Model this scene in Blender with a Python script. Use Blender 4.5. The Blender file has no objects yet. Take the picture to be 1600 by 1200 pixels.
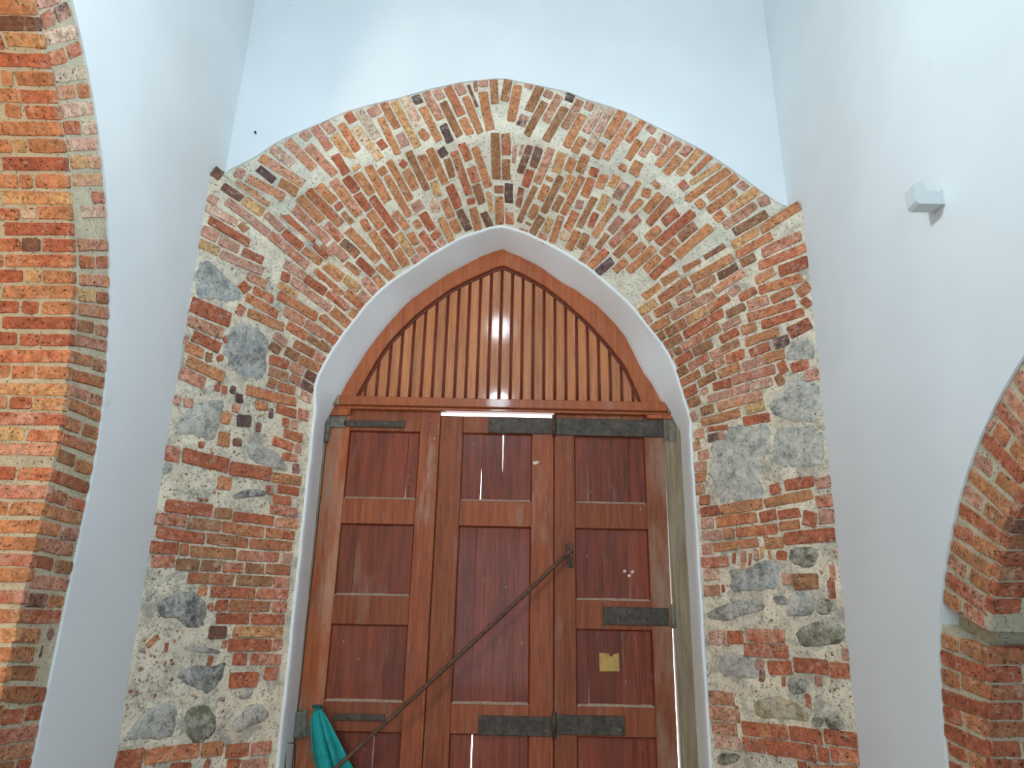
import bpy, math, random
from mathutils import Vector, Matrix, noise
from mathutils.bvhtree import BVHTree
random.seed(7)
S = bpy.context.scene
COL = S.collection
# ------------------------------------------------------------------ camera
FPX, PITCH, ROLL = 1100.0, math.radians(18.43), math.radians(1.18)
CAM = Vector((0, 0, 1.6))
_r0 = Vector((1, 0, 0)); _u0 = Vector((0, -math.sin(PITCH), math.cos(PITCH))); FW = Vector((0, math.cos(PITCH), math.sin(PITCH)))
RT = _r0 * math.cos(ROLL) + _u0 * math.sin(ROLL)
UP = -_r0 * math.sin(ROLL) + _u0 * math.cos(ROLL)
cd = bpy.data.cameras.new('camera'); cam = bpy.data.objects.new('camera', cd); COL.objects.link(cam)
cd.sensor_fit = 'HORIZONTAL'; cd.sensor_width = 36.0; cd.lens = 36.0 * FPX / 1600.0; cd.clip_start = 0.02
m = Matrix.Identity(4)
for i, a in enumerate((RT, UP, -FW)):
    for j in range(3): m[j][i] = a[j]
m.translation = CAM; cam.matrix_world = m
S.camera = cam
# ------------------------------------------------------------------ world, lights, exposure
w = bpy.data.worlds.new('world'); S.world = w; w.use_nodes = True
w.node_tree.nodes['Background'].inputs[0].default_value = (0.86, 0.93, 1.0, 1)
w.node_tree.nodes['Background'].inputs[1].default_value = 5.0
w.cycles.sampling_method = 'NONE'
S.view_settings.view_transform = 'Standard'; S.view_settings.look = 'None'
S.cycles.max_bounces = 4; S.cycles.diffuse_bounces = 3; S.cycles.glossy_bounces = 2; S.cycles.transmission_bounces = 1; S.cycles.volume_bounces = 0
S.view_settings.exposure = 0.18; S.view_settings.gamma = 1.0; S.view_settings.use_curve_mapping = False
LAMP_POS = Vector((-0.15, 1.9, 3.98)); LAMP_W = 80.0; HIGH_POS = Vector((-.25, -2.0, 6.6)); HIGH_W = 66.0; LAMP_COL = (0.73, 0.905, 1.0)
AISLE_W = 175.0; AISLE_COL = (1.0, 0.67, 0.36)
DAY_W = 100.0; DAY_COL = (0.66, 0.84, 1.0)            # daylight through the open doorway behind the viewer
dl = bpy.data.lights.new('daylight', 'AREA'); dl.shape = 'RECTANGLE'; dl.size = 2.0; dl.size_y = 2.6; dl.energy = DAY_W; dl.color = DAY_COL
dlo = bpy.data.objects.new('daylight', dl); COL.objects.link(dlo); dlo.location = (-.3, -4.1, 1.75); dlo.rotation_euler = (math.radians(90), 0, 0)
def light(name, loc, power, col, radius, parent=None):
    l = bpy.data.lights.new(name, 'POINT'); l.energy = power; l.color = col; l.shadow_soft_size = radius
    o = bpy.data.objects.new(name, l); COL.objects.link(o); o.location = loc
    if parent: o.parent = parent; o.location = Vector(loc) - parent.location
    return o

def ray(x, y): return (RT * ((x - 800) / FPX) - UP * ((y - 600) / FPX) + FW)
def onY(x, y, Y): d = ray(x, y); return CAM + d * (Y / d.y)
def onX(x, y, X): d = ray(x, y); return CAM + d * (X / d.x)
def proj(P):
    v = P - CAM; z = v.dot(FW); return (800 + FPX * v.dot(RT) / z, 600 - FPX * v.dot(UP) / z)

# ------------------------------------------------------------------ materials
def lin(c):
    return tuple(((v / 255) / 12.92 if v / 255 <= 0.04045 else ((v / 255 + 0.055) / 1.055) ** 2.4) for v in c[:3]) + (1,)
class NT:
    def __init__(s, name):
        s.m = bpy.data.materials.new(name); s.m.use_nodes = True; s.t = s.m.node_tree; s.n = s.t.nodes; s.b = s.n['Principled BSDF']
    def new(s, t, **k):
        n = s.n.new(t)
        for a, v in k.items(): setattr(n, a, v)
        return n
    def link(s, a, b): s.t.links.new(a, b)
    def vec(s, rnd=True, scale=(1, 1, 1)):
        tc = s.new('ShaderNodeTexCoord'); out = tc.outputs['Object']
        if scale != (1, 1, 1):
            mp = s.new('ShaderNodeMapping'); mp.inputs['Scale'].default_value = scale; s.link(out, mp.inputs[0]); out = mp.outputs[0]
        if rnd:
            oi = s.new('ShaderNodeObjectInfo'); mu = s.new('ShaderNodeMath', operation='MULTIPLY'); mu.inputs[1].default_value = 57.0
            s.link(oi.outputs['Random'], mu.inputs[0])
            ad = s.new('ShaderNodeVectorMath', operation='ADD'); s.link(out, ad.inputs[0]); s.link(mu.outputs[0], ad.inputs[1]); out = ad.outputs[0]
        return out
    def noise(s, vec, scale, detail=4, rough=.6, lo=0., hi=1.):
        n = s.new('ShaderNodeTexNoise'); n.inputs['Scale'].default_value = scale; n.inputs['Detail'].default_value = detail; n.inputs['Roughness'].default_value = rough
        s.link(vec, n.inputs['Vector']); mr = s.new('ShaderNodeMapRange'); mr.inputs[1].default_value = lo; mr.inputs[2].default_value = hi
        s.link(n.outputs['Fac'], mr.inputs[0]); return mr.outputs[0]
    def mix(s, fac, a, b, mode='MIX'):
        n = s.new('ShaderNodeMix', data_type='RGBA', blend_type=mode)
        for sock, v in ((n.inputs[0], fac), (n.inputs[6], a), (n.inputs[7], b)):
            if hasattr(v, 'links'): s.link(v, sock)
            else: sock.default_value = v
        return n.outputs[2]
    def math(s, op, a, b):
        n = s.new('ShaderNodeMath', operation=op)
        for sock, v in ((n.inputs[0], a), (n.inputs[1], b)):
            if hasattr(v, 'links'): s.link(v, sock)
            else: sock.default_value = v
        return n.outputs[0]
    def rndval(s, col, amt, hue=0.0):
        oi = s.new('ShaderNodeObjectInfo'); hs = s.new('ShaderNodeHueSaturation')
        v = s.math('MULTIPLY_ADD', oi.outputs['Random'], amt); v.node.inputs[2].default_value = 1 - amt / 2; s.link(v, hs.inputs['Value'])
        s.link(col, hs.inputs['Color']); return hs.outputs[0]
    def bump(s, h, strength, dist):
        b = s.new('ShaderNodeBump'); b.inputs['Strength'].default_value = strength; b.inputs['Distance'].default_value = dist
        s.link(h, b.inputs['Height']); s.link(b.outputs[0], s.b.inputs['Normal'])
    def done(s, col, rough=.9, spec=.2):
        if hasattr(col, 'links'): s.link(col, s.b.inputs['Base Color'])
        else: s.b.inputs['Base Color'].default_value = col
        s.b.inputs['Roughness'].default_value = rough; s.b.inputs['Specular IOR Level'].default_value = spec
        return s.m

def mat_plaster(name, col, stain=(176, 180, 184)):
    k = NT(name); v = k.vec(False)
    a = k.noise(v, 1.3, 2, .6, .35, .75); c = k.mix(a, lin(col), lin([x * .965 for x in col]))
    sp = k.noise(v, 7.0, 4, .75, .66, .80); sp2 = k.noise(v, 1.1, 1, .5, .45, .65)
    c = k.mix(k.math('MULTIPLY', k.math('MULTIPLY', sp, sp2), .6), c, lin(stain))
    st = k.noise(k.vec(False, (14, 14, 4)), 2.0, 2, .5, .79, .82)
    c = k.mix(k.math('MULTIPLY', st, .3), c, lin((120, 118, 120)))
    k.bump(k.noise(v, 9, 2, .6), .10, .02)
    return k.done(c, .75, .25)
BR = {'o': (220, 149, 104), 'y': (228, 180, 126), 'r': (204, 118, 86), 'p': (220, 162, 138), 'b': (186, 130, 94), 'd': (148, 104, 84), 'k': (118, 92, 88), 'w': (234, 204, 176)}
_bm = {}
def mat_brick(code):
    if code in _bm: return _bm[code]
    a = BR[code[0]]; b = BR[code[-1]]
    if len(code) == 1: b = [min(255, x * .88) for x in a]
    k = NT('brick_' + code); v = k.vec()
    c = k.mix(k.noise(v, 11, 2, .6, .38, .62), lin(a), lin(b))
    c = k.mix(k.noise(v, 34, 3, .75, .42, .72), c, lin([x * .66 for x in a]))
    c = k.mix(k.math('MULTIPLY', k.noise(v, 21, 4, .8, .54, .68), .45), c, lin((216, 200, 178)))
    c = k.mix(k.math('MULTIPLY', k.noise(v, 80, 1, .6, .63, .68), .8), c, lin((62, 40, 32)))
    c = k.rndval(c, .18)
    k.bump(k.noise(v, 70, 2, .7), .55, .006)
    _bm[code] = k.done(c, .92, .12); return _bm[code]
def mat_mortar(name, col, amt=.5):
    k = NT(name); v = k.vec(False)
    big = k.math('MULTIPLY', k.noise(v, 4.6, 6, .78, .50, .62), max(0, amt - .35) * 1.25)
    c = k.mix(k.noise(v, 6, 3, .65, .35, .7), lin(col), lin([x * .86 for x in col]))
    c = k.mix(k.math('MULTIPLY', k.noise(v, 13, 4, .7, .58, .72), amt), c, lin((140, 134, 122)))
    c = k.mix(k.math('MULTIPLY', k.noise(v, 23, 3, .7, .62, .72), amt * .7), c, lin((176, 128, 98)))
    c = k.mix(k.math('MULTIPLY', k.noise(v, 70, 2, .65, .60, .67), .75), c, lin((96, 84, 72)))
    c = k.mix(big, c, lin((150, 146, 138)))
    if amt > .7:
        c = k.mix(k.math('MULTIPLY', k.noise(v, 9.5, 6, .8, .60, .70), .55), c, lin((192, 138, 106)))
        c = k.mix(k.math('MULTIPLY', k.noise(v, 24, 5, .8, .60, .66), .7), c, lin((112, 104, 94)))
    k.bump(k.noise(v, 38, 3, .75), 1.0, .008 + .008 * amt)
    return k.done(c, .95, .1)
ST = {'g': (190, 183, 171), 'B': (178, 177, 173), 'D': (138, 134, 129), 'V': (142, 136, 112), 'Y': (196, 170, 130), 'L': (206, 201, 189)}
_sm = {}
def mat_stone(code):
    if code in _sm: return _sm[code]
    a = ST[code]; k = NT('stone_' + code); v = k.vec()
    c = k.mix(k.noise(v, 9, 5, .75, .38, .66), lin([x * .72 for x in a]), lin([min(240, x * 1.15) for x in a]))
    c = k.mix(k.math('MULTIPLY', k.noise(v, 16, 5, .8, .44, .60), .7), c, lin((222, 212, 196)))
    c = k.mix(k.math('MULTIPLY', k.noise(v, 48, 5, .75, .54, .64), .7), c, lin([x * .5 for x in a]))
    k.bump(k.noise(v, 30, 5, .75), .8, .02)
    _sm[code] = k.done(c, .95, .1); return _sm[code]
def mat_wood(name, a, b, rough, grey=0.0, greycol=(176, 160, 142), coat=0.0, var=.3, specks=.5, spec=.25):
    k = NT(name); v = k.vec(True, (26, 26, 1.6)); v2 = k.vec(True)
    c = k.mix(k.noise(v, 1.6, 3, .65, .35, .68), lin(a), lin(b))
    c = k.mix(k.math('MULTIPLY', k.noise(v, 6, 4, .6, .52, .75), .5), c, lin([x * .66 for x in b]))
    if grey: c = k.mix(k.math('MULTIPLY', k.noise(k.vec(True, (5, 5, 1.1)), 1.5, 5, .65, .62 - .35 * grey, .85 - .3 * grey), min(.9, .45 + grey * .4)), c, lin(greycol))
    c = k.mix(k.math('MULTIPLY', k.noise(v2, 2.2, 4, .6, .5, .75), .10), c, lin((150, 120, 112)))  # faint patches of sheen painted into the wood colour
    c = k.mix(k.math('MULTIPLY', k.noise(k.vec(True, (60, 60, 22)), 1.0, 2, .5, .755, .775), specks), c, lin((214, 190, 160)))
    c = k.rndval(c, var)
    k.bump(k.noise(v, 4, 2, .6), .22, .004)
    mm = k.done(c, rough, spec)
    if coat: k.b.inputs['Coat Weight'].default_value = coat; k.b.inputs['Coat Roughness'].default_value = .08
    return mm
def mat_plain(name, col, rough=.7, metal=0.0, sc=30, amt=.35, dust=None):
    k = NT(name); v = k.vec()
    c = k.mix(k.noise(v, sc, 5, .65, .35, .7), lin(col), lin([x * (1 - amt) for x in col]))
    if dust: c = k.mix(k.math('MULTIPLY', k.noise(v, 14, 5, .7, .5, .75), .6), c, lin(dust))
    k.bump(k.noise(v, sc * 2, 4, .6), .3, .003); k.b.inputs['Metallic'].default_value = metal
    return k.done(c, rough, .4)

M_WALL = mat_plaster('white_plaster', (238, 241, 242))
M_REV = mat_plaster('white_plaster_reveal', (244, 247, 248))
M_MORT = mat_mortar('lime_mortar', (240, 230, 208), .5)
M_RUB = mat_mortar('rubble_mortar', (248, 231, 204), .9)
M_MORTJ = mat_mortar('lime_mortar_side_arch', (214, 200, 172), .25)
M_BOARD = mat_wood('varnished_board', (196, 120, 64), (166, 94, 48), .45, coat=.8, var=.22, specks=.25)
M_FRAME = mat_wood('varnished_frame', (178, 98, 56), (148, 78, 46), .45, grey=.10, coat=.10, var=.12)
M_STILE = mat_wood('door_wood', (156, 84, 48), (122, 62, 40), .5, grey=.14, var=.3, specks=.6)
M_WEATH = mat_wood('weathered_door_wood', (150, 86, 54), (122, 66, 44), .6, grey=.6, greycol=(164, 142, 122), var=.1)
M_WEATH2 = mat_wood('faded_door_wood', (178, 98, 54), (150, 76, 44), .55, grey=.48, greycol=(176, 152, 132), var=.1)
M_PANEL = mat_wood('door_panel_wood', (138, 64, 40), (102, 46, 31), .42, grey=.05, coat=.06, var=.45, specks=.6)
M_LEDGE = mat_plain('dusty_wood_ledge', (186, 160, 138), .8, 0, 40, .25)
M_IRON = mat_plain('black_iron', (84, 74, 64), .6, .15, 25, .45, (112, 100, 86))
M_IRONG = mat_plain('dusty_iron', (136, 128, 114), .75, .1, 30, .3)
M_RUST = mat_plain('rusty_iron', (112, 82, 66), .6, .3, 35, .4)
M_TEAL = mat_plain('teal_fabric', (36, 168, 166), .85, 0, 14, .18)
M_PAPER = mat_plain('yellowed_paper', (196, 160, 92), .8, 0, 22, .18)
M_CHIP = mat_plain('bare_chip', (222, 206, 188), .8, 0, 30, .1)
M_PEG = mat_plaster('painted_peg', (214, 218, 216))
M_GROOVE = mat_plain('dark_groove_wood', (120, 58, 42), .5, 0, 40, .3)
M_BEAD = mat_plain('bead_wood', (134, 66, 48), .45, 0, 40, .2)
M_FLOOR = mat_plain('floor_tile', (230, 228, 224), .5, 0, 6, .08)
M_POST = mat_wood('bare_post_wood', (156, 138, 112), (128, 108, 86), .7, grey=.3, greycol=(166, 152, 134), var=.05)

# ------------------------------------------------------------------ mesh helpers
def mesh_obj(name, verts, faces, mat, parent=None, origin=None, label=None, cat=None, kind=None, group=None, smooth=False):
    verts = [Vector(v) for v in verts]
    if origin is None: origin = sum(verts, Vector()) / len(verts)
    origin = Vector(origin)
    me = bpy.data.meshes.new(name); me.from_pydata([v - origin for v in verts], [], faces); me.validate(); me.update()
    if mat: me.materials.append(mat)
    if smooth:
        for p in me.polygons: p.use_smooth = True
    o = bpy.data.objects.new(name, me); COL.objects.link(o); o.location = origin
    if parent:
        o.parent = parent; o.location = origin - wloc(parent)
    props(o, label, cat, kind, group); return o
def wloc(o):
    l = Vector(o.location); p = o.parent
    while p: l += Vector(p.location); p = p.parent
    return l
def props(o, label=None, cat=None, kind=None, group=None):
    for a, v in (('label', label), ('category', cat), ('kind', kind), ('group', group)):
        if v: o[a] = v
def empty(name, loc, **k):
    o = bpy.data.objects.new(name, None); COL.objects.link(o); o.location = loc; o.empty_display_size = .1; props(o, **k); return o
def prism(pts, ext, f):
    """solid from a 2-D polygon; f(p, t) -> 3-D point, t in ext"""
    n = len(pts); v = [f(p, ext[0]) for p in pts] + [f(p, ext[1]) for p in pts]
    fc = [tuple(range(n)), tuple(range(2 * n - 1, n - 1, -1))] + [(i, i + n, (i + 1) % n + n, (i + 1) % n) for i in range(n)]
    return v, fc
def fix_normals(o):
    import bmesh
    b = bmesh.new(); b.from_mesh(o.data); bmesh.ops.recalc_face_normals(b, faces=b.faces); b.to_mesh(o.data); b.free(); return o
def box(name, a, b, mat, parent=None, bev=.003, **k):
    x0, x1 = sorted((a[0], b[0])); y0, y1 = sorted((a[1], b[1])); z0, z1 = sorted((a[2], b[2]))
    e = min(bev, (x1 - x0) * .3, (y1 - y0) * .3, (z1 - z0) * .3)
    return hexa(name, [(x0, z0), (x1, z0), (x1, z1), (x0, z1)], y0, y1, e, mat, parent, **k)
def hexa(name, quad, y0, y1, e, mat, parent=None, **k):
    """board facing -Y: quad of (x,z) corners, front y0 (chamfered edge e), back y1"""
    cx = sum(p[0] for p in quad) / len(quad); cz = sum(p[1] for p in quad) / len(quad); n = len(quad)
    def ins(p):
        dx = cx - p[0]; dz = cz - p[1]
        return (p[0] + math.copysign(min(e, abs(dx)), dx), p[1] + math.copysign(min(e, abs(dz)), dz))
    v = [(p[0], y1, p[1]) for p in quad] + [(p[0], y0 + e, p[1]) for p in quad] + [(ins(p)[0], y0, ins(p)[1]) for p in quad]
    f = [tuple(range(n))] + [(i, (i + 1) % n, (i + 1) % n + n, i + n) for i in range(n)] + [(i + n, (i + 1) % n + n, (i + 1) % n + 2 * n, i + 2 * n) for i in range(n)] + [tuple(range(3 * n - 1, 2 * n - 1, -1))]
    return fix_normals(mesh_obj(name, v, f, mat, parent, **k))
def tube(name, pts, rad, mat, parent=None, seg=8, **k):
    pts = [Vector(p) for p in pts]; v = []; f = []
    for i, p in enumerate(pts):
        d = (pts[min(i + 1, len(pts) - 1)] - pts[max(i - 1, 0)]).normalized()
        a = d.orthogonal().normalized() if i == 0 else (a - d * a.dot(d)).normalized()
        b = d.cross(a); r = rad[i] if isinstance(rad, (list, tuple)) else rad
        for j in range(seg):
            t = 2 * math.pi * j / seg; v.append(p + (a * math.cos(t) + b * math.sin(t)) * r)
    for i in range(len(pts) - 1):
        for j in range(seg): f.append((i * seg + j, i * seg + (j + 1) % seg, (i + 1) * seg + (j + 1) % seg, (i + 1) * seg + j))
    f += [tuple(range(seg - 1, -1, -1)), tuple(range((len(pts) - 1) * seg, len(pts) * seg))]
    return mesh_obj(name, v, f, mat, parent, smooth=True, **k)

# ------------------------------------------------------------------ room shell
XL, XR, YF, YI, YD, ZT = -1.93, 1.785, 4.0, 4.6, 4.9, 7.6
OUT = 6.2; YB = -4.2
def slab(name, a, b, mat, label):
    v = [(x, y, z) for x in (a[0], b[0]) for y in (a[1], b[1]) for z in (a[2], b[2])]
    f = [(0, 1, 3, 2), (4, 6, 7, 5), (0, 4, 5, 1), (2, 3, 7, 6), (0, 2, 6, 4), (1, 5, 7, 3)]
    return mesh_obj(name, v, f, mat, kind='structure', label=label, origin=(0, 0, 0))
slab('floor', (-OUT, YB, -.2), (OUT, 5.6, 0), M_FLOOR, 'pale tiled floor of the entrance hall')
slab('ceiling', (-OUT, YB, ZT), (OUT, 5.6, ZT + .2), M_WALL, 'white plastered ceiling high above the door')
slab('wall_back', (-OUT, YB - .2, 0), (OUT, YB, ZT), M_WALL, 'white plastered wall facing the door')
slab('wall_aisle_left', (-OUT - .2, YB, 0), (-OUT, 5.6, ZT), M_WALL, 'outer wall of the space beyond the left arch')
slab('wall_aisle_right', (OUT, YB, 0), (OUT + .2, 5.6, ZT), M_WALL, 'outer wall of the space beyond the right arch')
slab('wall_aisle_end_left', (-OUT, 5.2, 0), (-2.6, 5.6, ZT), M_WALL, 'end wall of the space beyond the left arch')
slab('wall_aisle_end_right', (2.4, 5.2, 0), (OUT, 5.6, ZT), M_WALL, 'end wall of the space beyond the right arch')

# side arch profiles in the (y, z) plane, from far jamb over the apex to near jamb
RW = .290
def prof_left(off, n=26):
    c, R, zs, ym = (.523, 2.1), 2.432 + off, 2.1, 1.2
    far = [(c[0] + R, z) for z in (0, .7, 1.4)]
    ta = math.acos((ym - c[0]) / R)
    arc = [(c[0] + R * math.cos(ta * i / n), c[1] + R * math.sin(ta * i / n)) for i in range(n + 1)]
    half = far + arc
    return half + [(2 * ym - y, z) for y, z in reversed(half[:-1])]
def prof_right(off, n=52):
    c, R = (1.45, 1.0), 1.436 + off
    arc = [(c[0] + R * math.cos(math.pi * i / n), c[1] + R * math.sin(math.pi * i / n)) for i in range(n + 1)]
    return [(c[0] + R, 0), (c[0] + R, .5)] + arc + [(c[0] - R, .5), (c[0] - R, 0)]
def side_wall(name, X, sgn, prof, thick, label):
    o = prof(RW)
    poly = [(YB, 0)] + list(reversed(o)) + [(5.2, 0), (5.2, ZT), (YB, ZT)]
    v, f = prism(poly, (X, X + sgn * thick), lambda p, t: (t, p[0], p[1]))
    ob = mesh_obj(name, v, f, M_WALL, kind='structure', label=label, origin=(0, 0, 0))
    fix_normals(ob); return ob
side_wall('wall_left', XL, -1, prof_left, .72, 'white plastered side wall around the tall left brick arch')
side_wall('wall_right', XR, 1, prof_right, .62, 'white plastered side wall around the low right brick arch')

bd = empty('door_4', (-.3, YB + .02, 0), kind='structure', label='bright open doorway behind the viewer')
for a_, b_ in (((-1.42, YB, 0), (-1.30, YB + .08, 3.4)), ((.70, YB, 0), (.82, YB + .08, 3.4)), ((-1.42, YB, 3.3), (.82, YB + .08, 3.42))): box('jamb', a_, b_, M_FRAME, bd)
SURF = {}          # name -> (bvh, object)
def surf(key, verts, faces, obj): SURF[key] = (BVHTree.FromPolygons([Vector(v) for v in verts], faces), obj)
def hit(keys, x, y):
    d = ray(x, y).normalized(); best = None
    for k in keys:
        h = SURF[k][0].ray_cast(CAM, d)
        if h[0] is not None and (best is None or h[3] < best[0]):
            n = h[1] if h[1].dot(d) < 0 else -h[1]; best = (h[3], h[0], n, k)
    return best
def nz(p, s, seed=0): return noise.noise(Vector((p[0] * s + seed, p[1] * s - seed, p[2] * s + 3 * seed)))

def ring(prefix, X, sgn, prof, thick, parts, label, inset=.012):
    """arch ring: face at X (recessed by inset) and soffit; parts = list of (i0, i1, recess)"""
    base = None
    for q, (i0, i1, rec) in enumerate(parts):
        pin = prof(rec); pout = prof(RW); L = len(pin)
        i1_ = L - 1 if i1 is None else i1
        x0 = X + sgn * (inset + rec)
        idx = range(i0, i1_ + 1)
        # face grid
        v = []; f = []; K = 6
        for i in idx:
            for k in range(K + 1):
                t = k / K; y = pin[i][0] * (1 - t) + pout[i][0] * t; z = pin[i][1] * (1 - t) + pout[i][1] * t
                v.append(Vector((x0, y, z)))
        nI = len(idx)
        for a in range(nI - 1):
            for k in range(K): f.append((a * (K + 1) + k, a * (K + 1) + k + 1, (a + 1) * (K + 1) + k + 1, (a + 1) * (K + 1) + k))
        fv, ff = v[:], f[:]
        # soffit grid
        b0 = len(v); H = 10; sv = []; sf = []
        for i in idx:
            for k in range(H + 1): sv.append(Vector((x0 + sgn * (thick - inset) * k / H, pin[i][0], pin[i][1])))
        for a in range(nI - 1):
            for k in range(H): sf.append((a * (H + 1) + k, a * (H + 1) + k + 1, (a + 1) * (H + 1) + k + 1, (a + 1) * (H + 1) + k))
        allv = v + sv; allf = f + [tuple(b0 + j for j in q_) for q_ in sf]
        # end caps so that a slot shows solid masonry
        for a in (0, nI - 1):
            i = idx[a]; c0 = len(allv)
            allv += [Vector((x0, *pin[i])), Vector((x0, *pout[i])), Vector((x0 + sgn * thick, *pout[i])), Vector((x0 + sgn * thick, *pin[i]))]
            allf.append((c0, c0 + 1, c0 + 2, c0 + 3))
        ob = mesh_obj(prefix if base is None else 'core', allv, allf, M_MORTJ, base, origin=(0, 0, 0))
        if base is None: base = ob; props(ob, label, None, 'structure')
        if q < len(parts) - 1 or q == 0:
            big = [Vector((x0, y_, z_)) for y_, z_ in ((-1, -1), (5, -1), (5, 6), (-1, 6))]
            surf(prefix + '_face%d' % q, big, [(0, 1, 2, 3)], base)
            ev = []
            for i in idx:
                for k in range(H + 1): ev.append(Vector((x0 + sgn * (-.25 + (thick + .6) * k / H), pin[i][0], pin[i][1])))
            surf(prefix + '_soffit%d' % q, ev, sf, base)
    return base
ring('wall_ring_left', XL, -1, prof_left, .72, [(0, None, 0.0)], 'orange brick ring and jamb of the tall left arch')
# right ring has an open slot: angles (index 2 + n*theta/pi with n = 52)
SL0, SL1 = 8, 9
ring('wall_ring_right', XR, 1, prof_right, .62, [(0, SL0, 0.0), (SL1, None, 0.0), (SL0, SL1, .07)], 'red brick ring and jamb of the low right arch with an open slot')

# ------------------------------------------------------------------ door embrasure
def poly_len(P):
    L = [0]
    for a, b in zip(P, P[1:]): L.append(L[-1] + math.hypot(b[0] - a[0], b[1] - a[1]))
    return L
def resample(P, n):
    L = poly_len(P); out = []; j = 0
    for i in range(n):
        t = L[-1] * i / (n - 1)
        while j < len(L) - 2 and L[j + 1] < t: j += 1
        q = (t - L[j]) / max(1e-9, L[j + 1] - L[j]); out.append((P[j][0] * (1 - q) + P[j + 1][0] * q, P[j][1] * (1 - q) + P[j + 1][1] * q))
    return out
O_ARCH = [(348, 270), (400, 244), (425, 226), (447, 214), (500, 192), (535, 176), (575, 164), (625, 152), (670, 139), (725, 127), (775, 122.5), (788, 122), (800, 124.5), (850, 135), (885, 142.5), (920, 156), (950, 165), (980, 175), (1025, 197), (1050, 209), (1100, 235), (1132, 256), (1160, 276), (1185, 295), (1225, 323)]
M_ARCH = [(412, 318), (440, 303), (472, 294), (520, 272), (562, 256), (600, 243), (640, 233), (690, 222), (740, 211), (783, 204), (830, 212), (880, 228), (920, 240), (970, 255), (1010, 268), (1060, 303), (1100, 335), (1130, 358), (1155, 378)]
I_ARCH = [(592, 457), (612, 440), (639, 423), (674, 399), (719, 373), (765, 357.5), (777, 355), (786, 354), (821, 365), (855, 381), (891, 401), (921, 421), (949, 445), (977, 470), (985, 478)]
I_LEFT = [(492, 606), (497, 589), (504, 575), (518, 550), (537, 522), (551, 505), (571, 479), (592, 457)]
I_RIGHT = [(1062, 603), (1054, 577), (1044, 554), (1031, 535), (1012, 511), (996, 491), (985, 478)]
XJL, XJR = -1.332, 1.212
def jamb_col(x0, z0, x1, z1, n): return [Vector((x0 + (x1 - x0) * i / n, YI, z0 + (z1 - z0) * i / n)) for i in range(n + 1)]
IN_L = jamb_col(XJL + .02, -.02, XJL, 2.9, 28) + [onY(x, y, YI) for x, y in resample(I_LEFT, 16)]
IN_R = jamb_col(XJR - .01, -.02, XJR, 2.9, 28) + [onY(x, y, YI) for x, y in resample(I_RIGHT, 16)]
n_side = len(IN_L)
def ear_col(X, Yb, Yt, zt, n):
    out = []
    for i in range(n):
        t = i / (n - 1); out.append(Vector((X, Yb + (Yt - Yb) * t, -.02 + (zt + .02) * t)))
    return out
EL = onX(330, 262, XL); ER = onX(1253, 315, XR)
OUT_L = ear_col(XL, 3.945, EL.y, EL.z, n_side); OUT_R = ear_col(XR, 3.985, ER.y, ER.z, n_side)
NA = 90
A_O = [onY(x, y, YF + .012) for x, y in resample(O_ARCH, NA)]
A_M = [onY(x, y, 4.085) for x, y in resample(M_ARCH, NA)]
A_I = [onY(x, y, YI) for x, y in resample(I_ARCH, NA)]
def loft(key, name, cols, mat, rub, label):
    """cols: list of polylines (O, M, I); subdivide across, add masonry relief"""
    K = 34; base = []
    for O, Mi, I in cols:
        for k in range(K + 1):
            t = k / K
            base.append(O.lerp(Mi, t / .4) if t < .4 else Mi.lerp(I, (t - .4) / .6))
    f = []
    for a in range(len(cols) - 1):
        for k in range(K): f.append((a * (K + 1) + k, a * (K + 1) + k + 1, (a + 1) * (K + 1) + k + 1, (a + 1) * (K + 1) + k))
    mid = base[len(base) // 2]
    vv = []
    for i, p in enumerate(base):
        a, k = divmod(i, K + 1)
        ax = base[min(a + 1, len(cols) - 1) * (K + 1) + k] - base[max(a - 1, 0) * (K + 1) + k]
        bx = base[a * (K + 1) + min(k + 1, K)] - base[a * (K + 1) + max(k - 1, 0)]
        n = ax.cross(bx)
        if n.length < 1e-9: n = Vector((0, -1, 0))
        n.normalize()
        if n.dot(CAM - p) < 0: n = -n
        re_ = rub if rub < .5 else .12 + (rub - .12) * min(1, (len(cols) - 1 - a) / 12)
        edge = (a == len(cols) - 1) or (a == 0 and rub < .5)
        d = 0.0015 if edge else .0025 * nz(p, 22) + re_ * (.004 * nz(p, 7, 3) + .004 * nz(p, 26, 9) - .002)
        vv.append(p + n * (d - .0015))
    ob = mesh_obj(name, vv, f, mat, None, origin=(0, 0, 0), kind='structure', label=label, smooth=True)
    surf(key, base, f, ob); return ob
# refine along the sides
def refine(cols, m):
    out = []
    for a, b in zip(cols, cols[1:]):
        for i in range(m): out.append(tuple(a[j].lerp(b[j], i / m) for j in range(3)))
    return out + [cols[-1]]
colsL = [(o, o.lerp(i, .4), i) for o, i in zip(OUT_L, IN_L)]
colsR = [(o, o.lerp(i, .4), i) for o, i in zip(OUT_R, IN_R)]
# blend the last few side columns towards the arch crease
for cols, A in ((colsL, (A_O[0], A_M[0], A_I[0])), (colsR, (A_O[-1], A_M[-1], A_I[-1]))):
    cols.append(A)
loft('sl', 'wall_splay_left', refine(colsL, 3), M_RUB, 1.0, 'splayed door reveal of brick bands and grey rubble left of the door')
loft('sr', 'wall_splay_right', refine(colsR, 3), M_RUB, 1.0, 'splayed door reveal of brick bands and grey rubble right of the door')
loft('ar', 'wall_arch', refine(list(zip(A_O, A_M, A_I)), 2), M_MORT, .12, 'pointed double brick arch over the wooden door')

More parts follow.
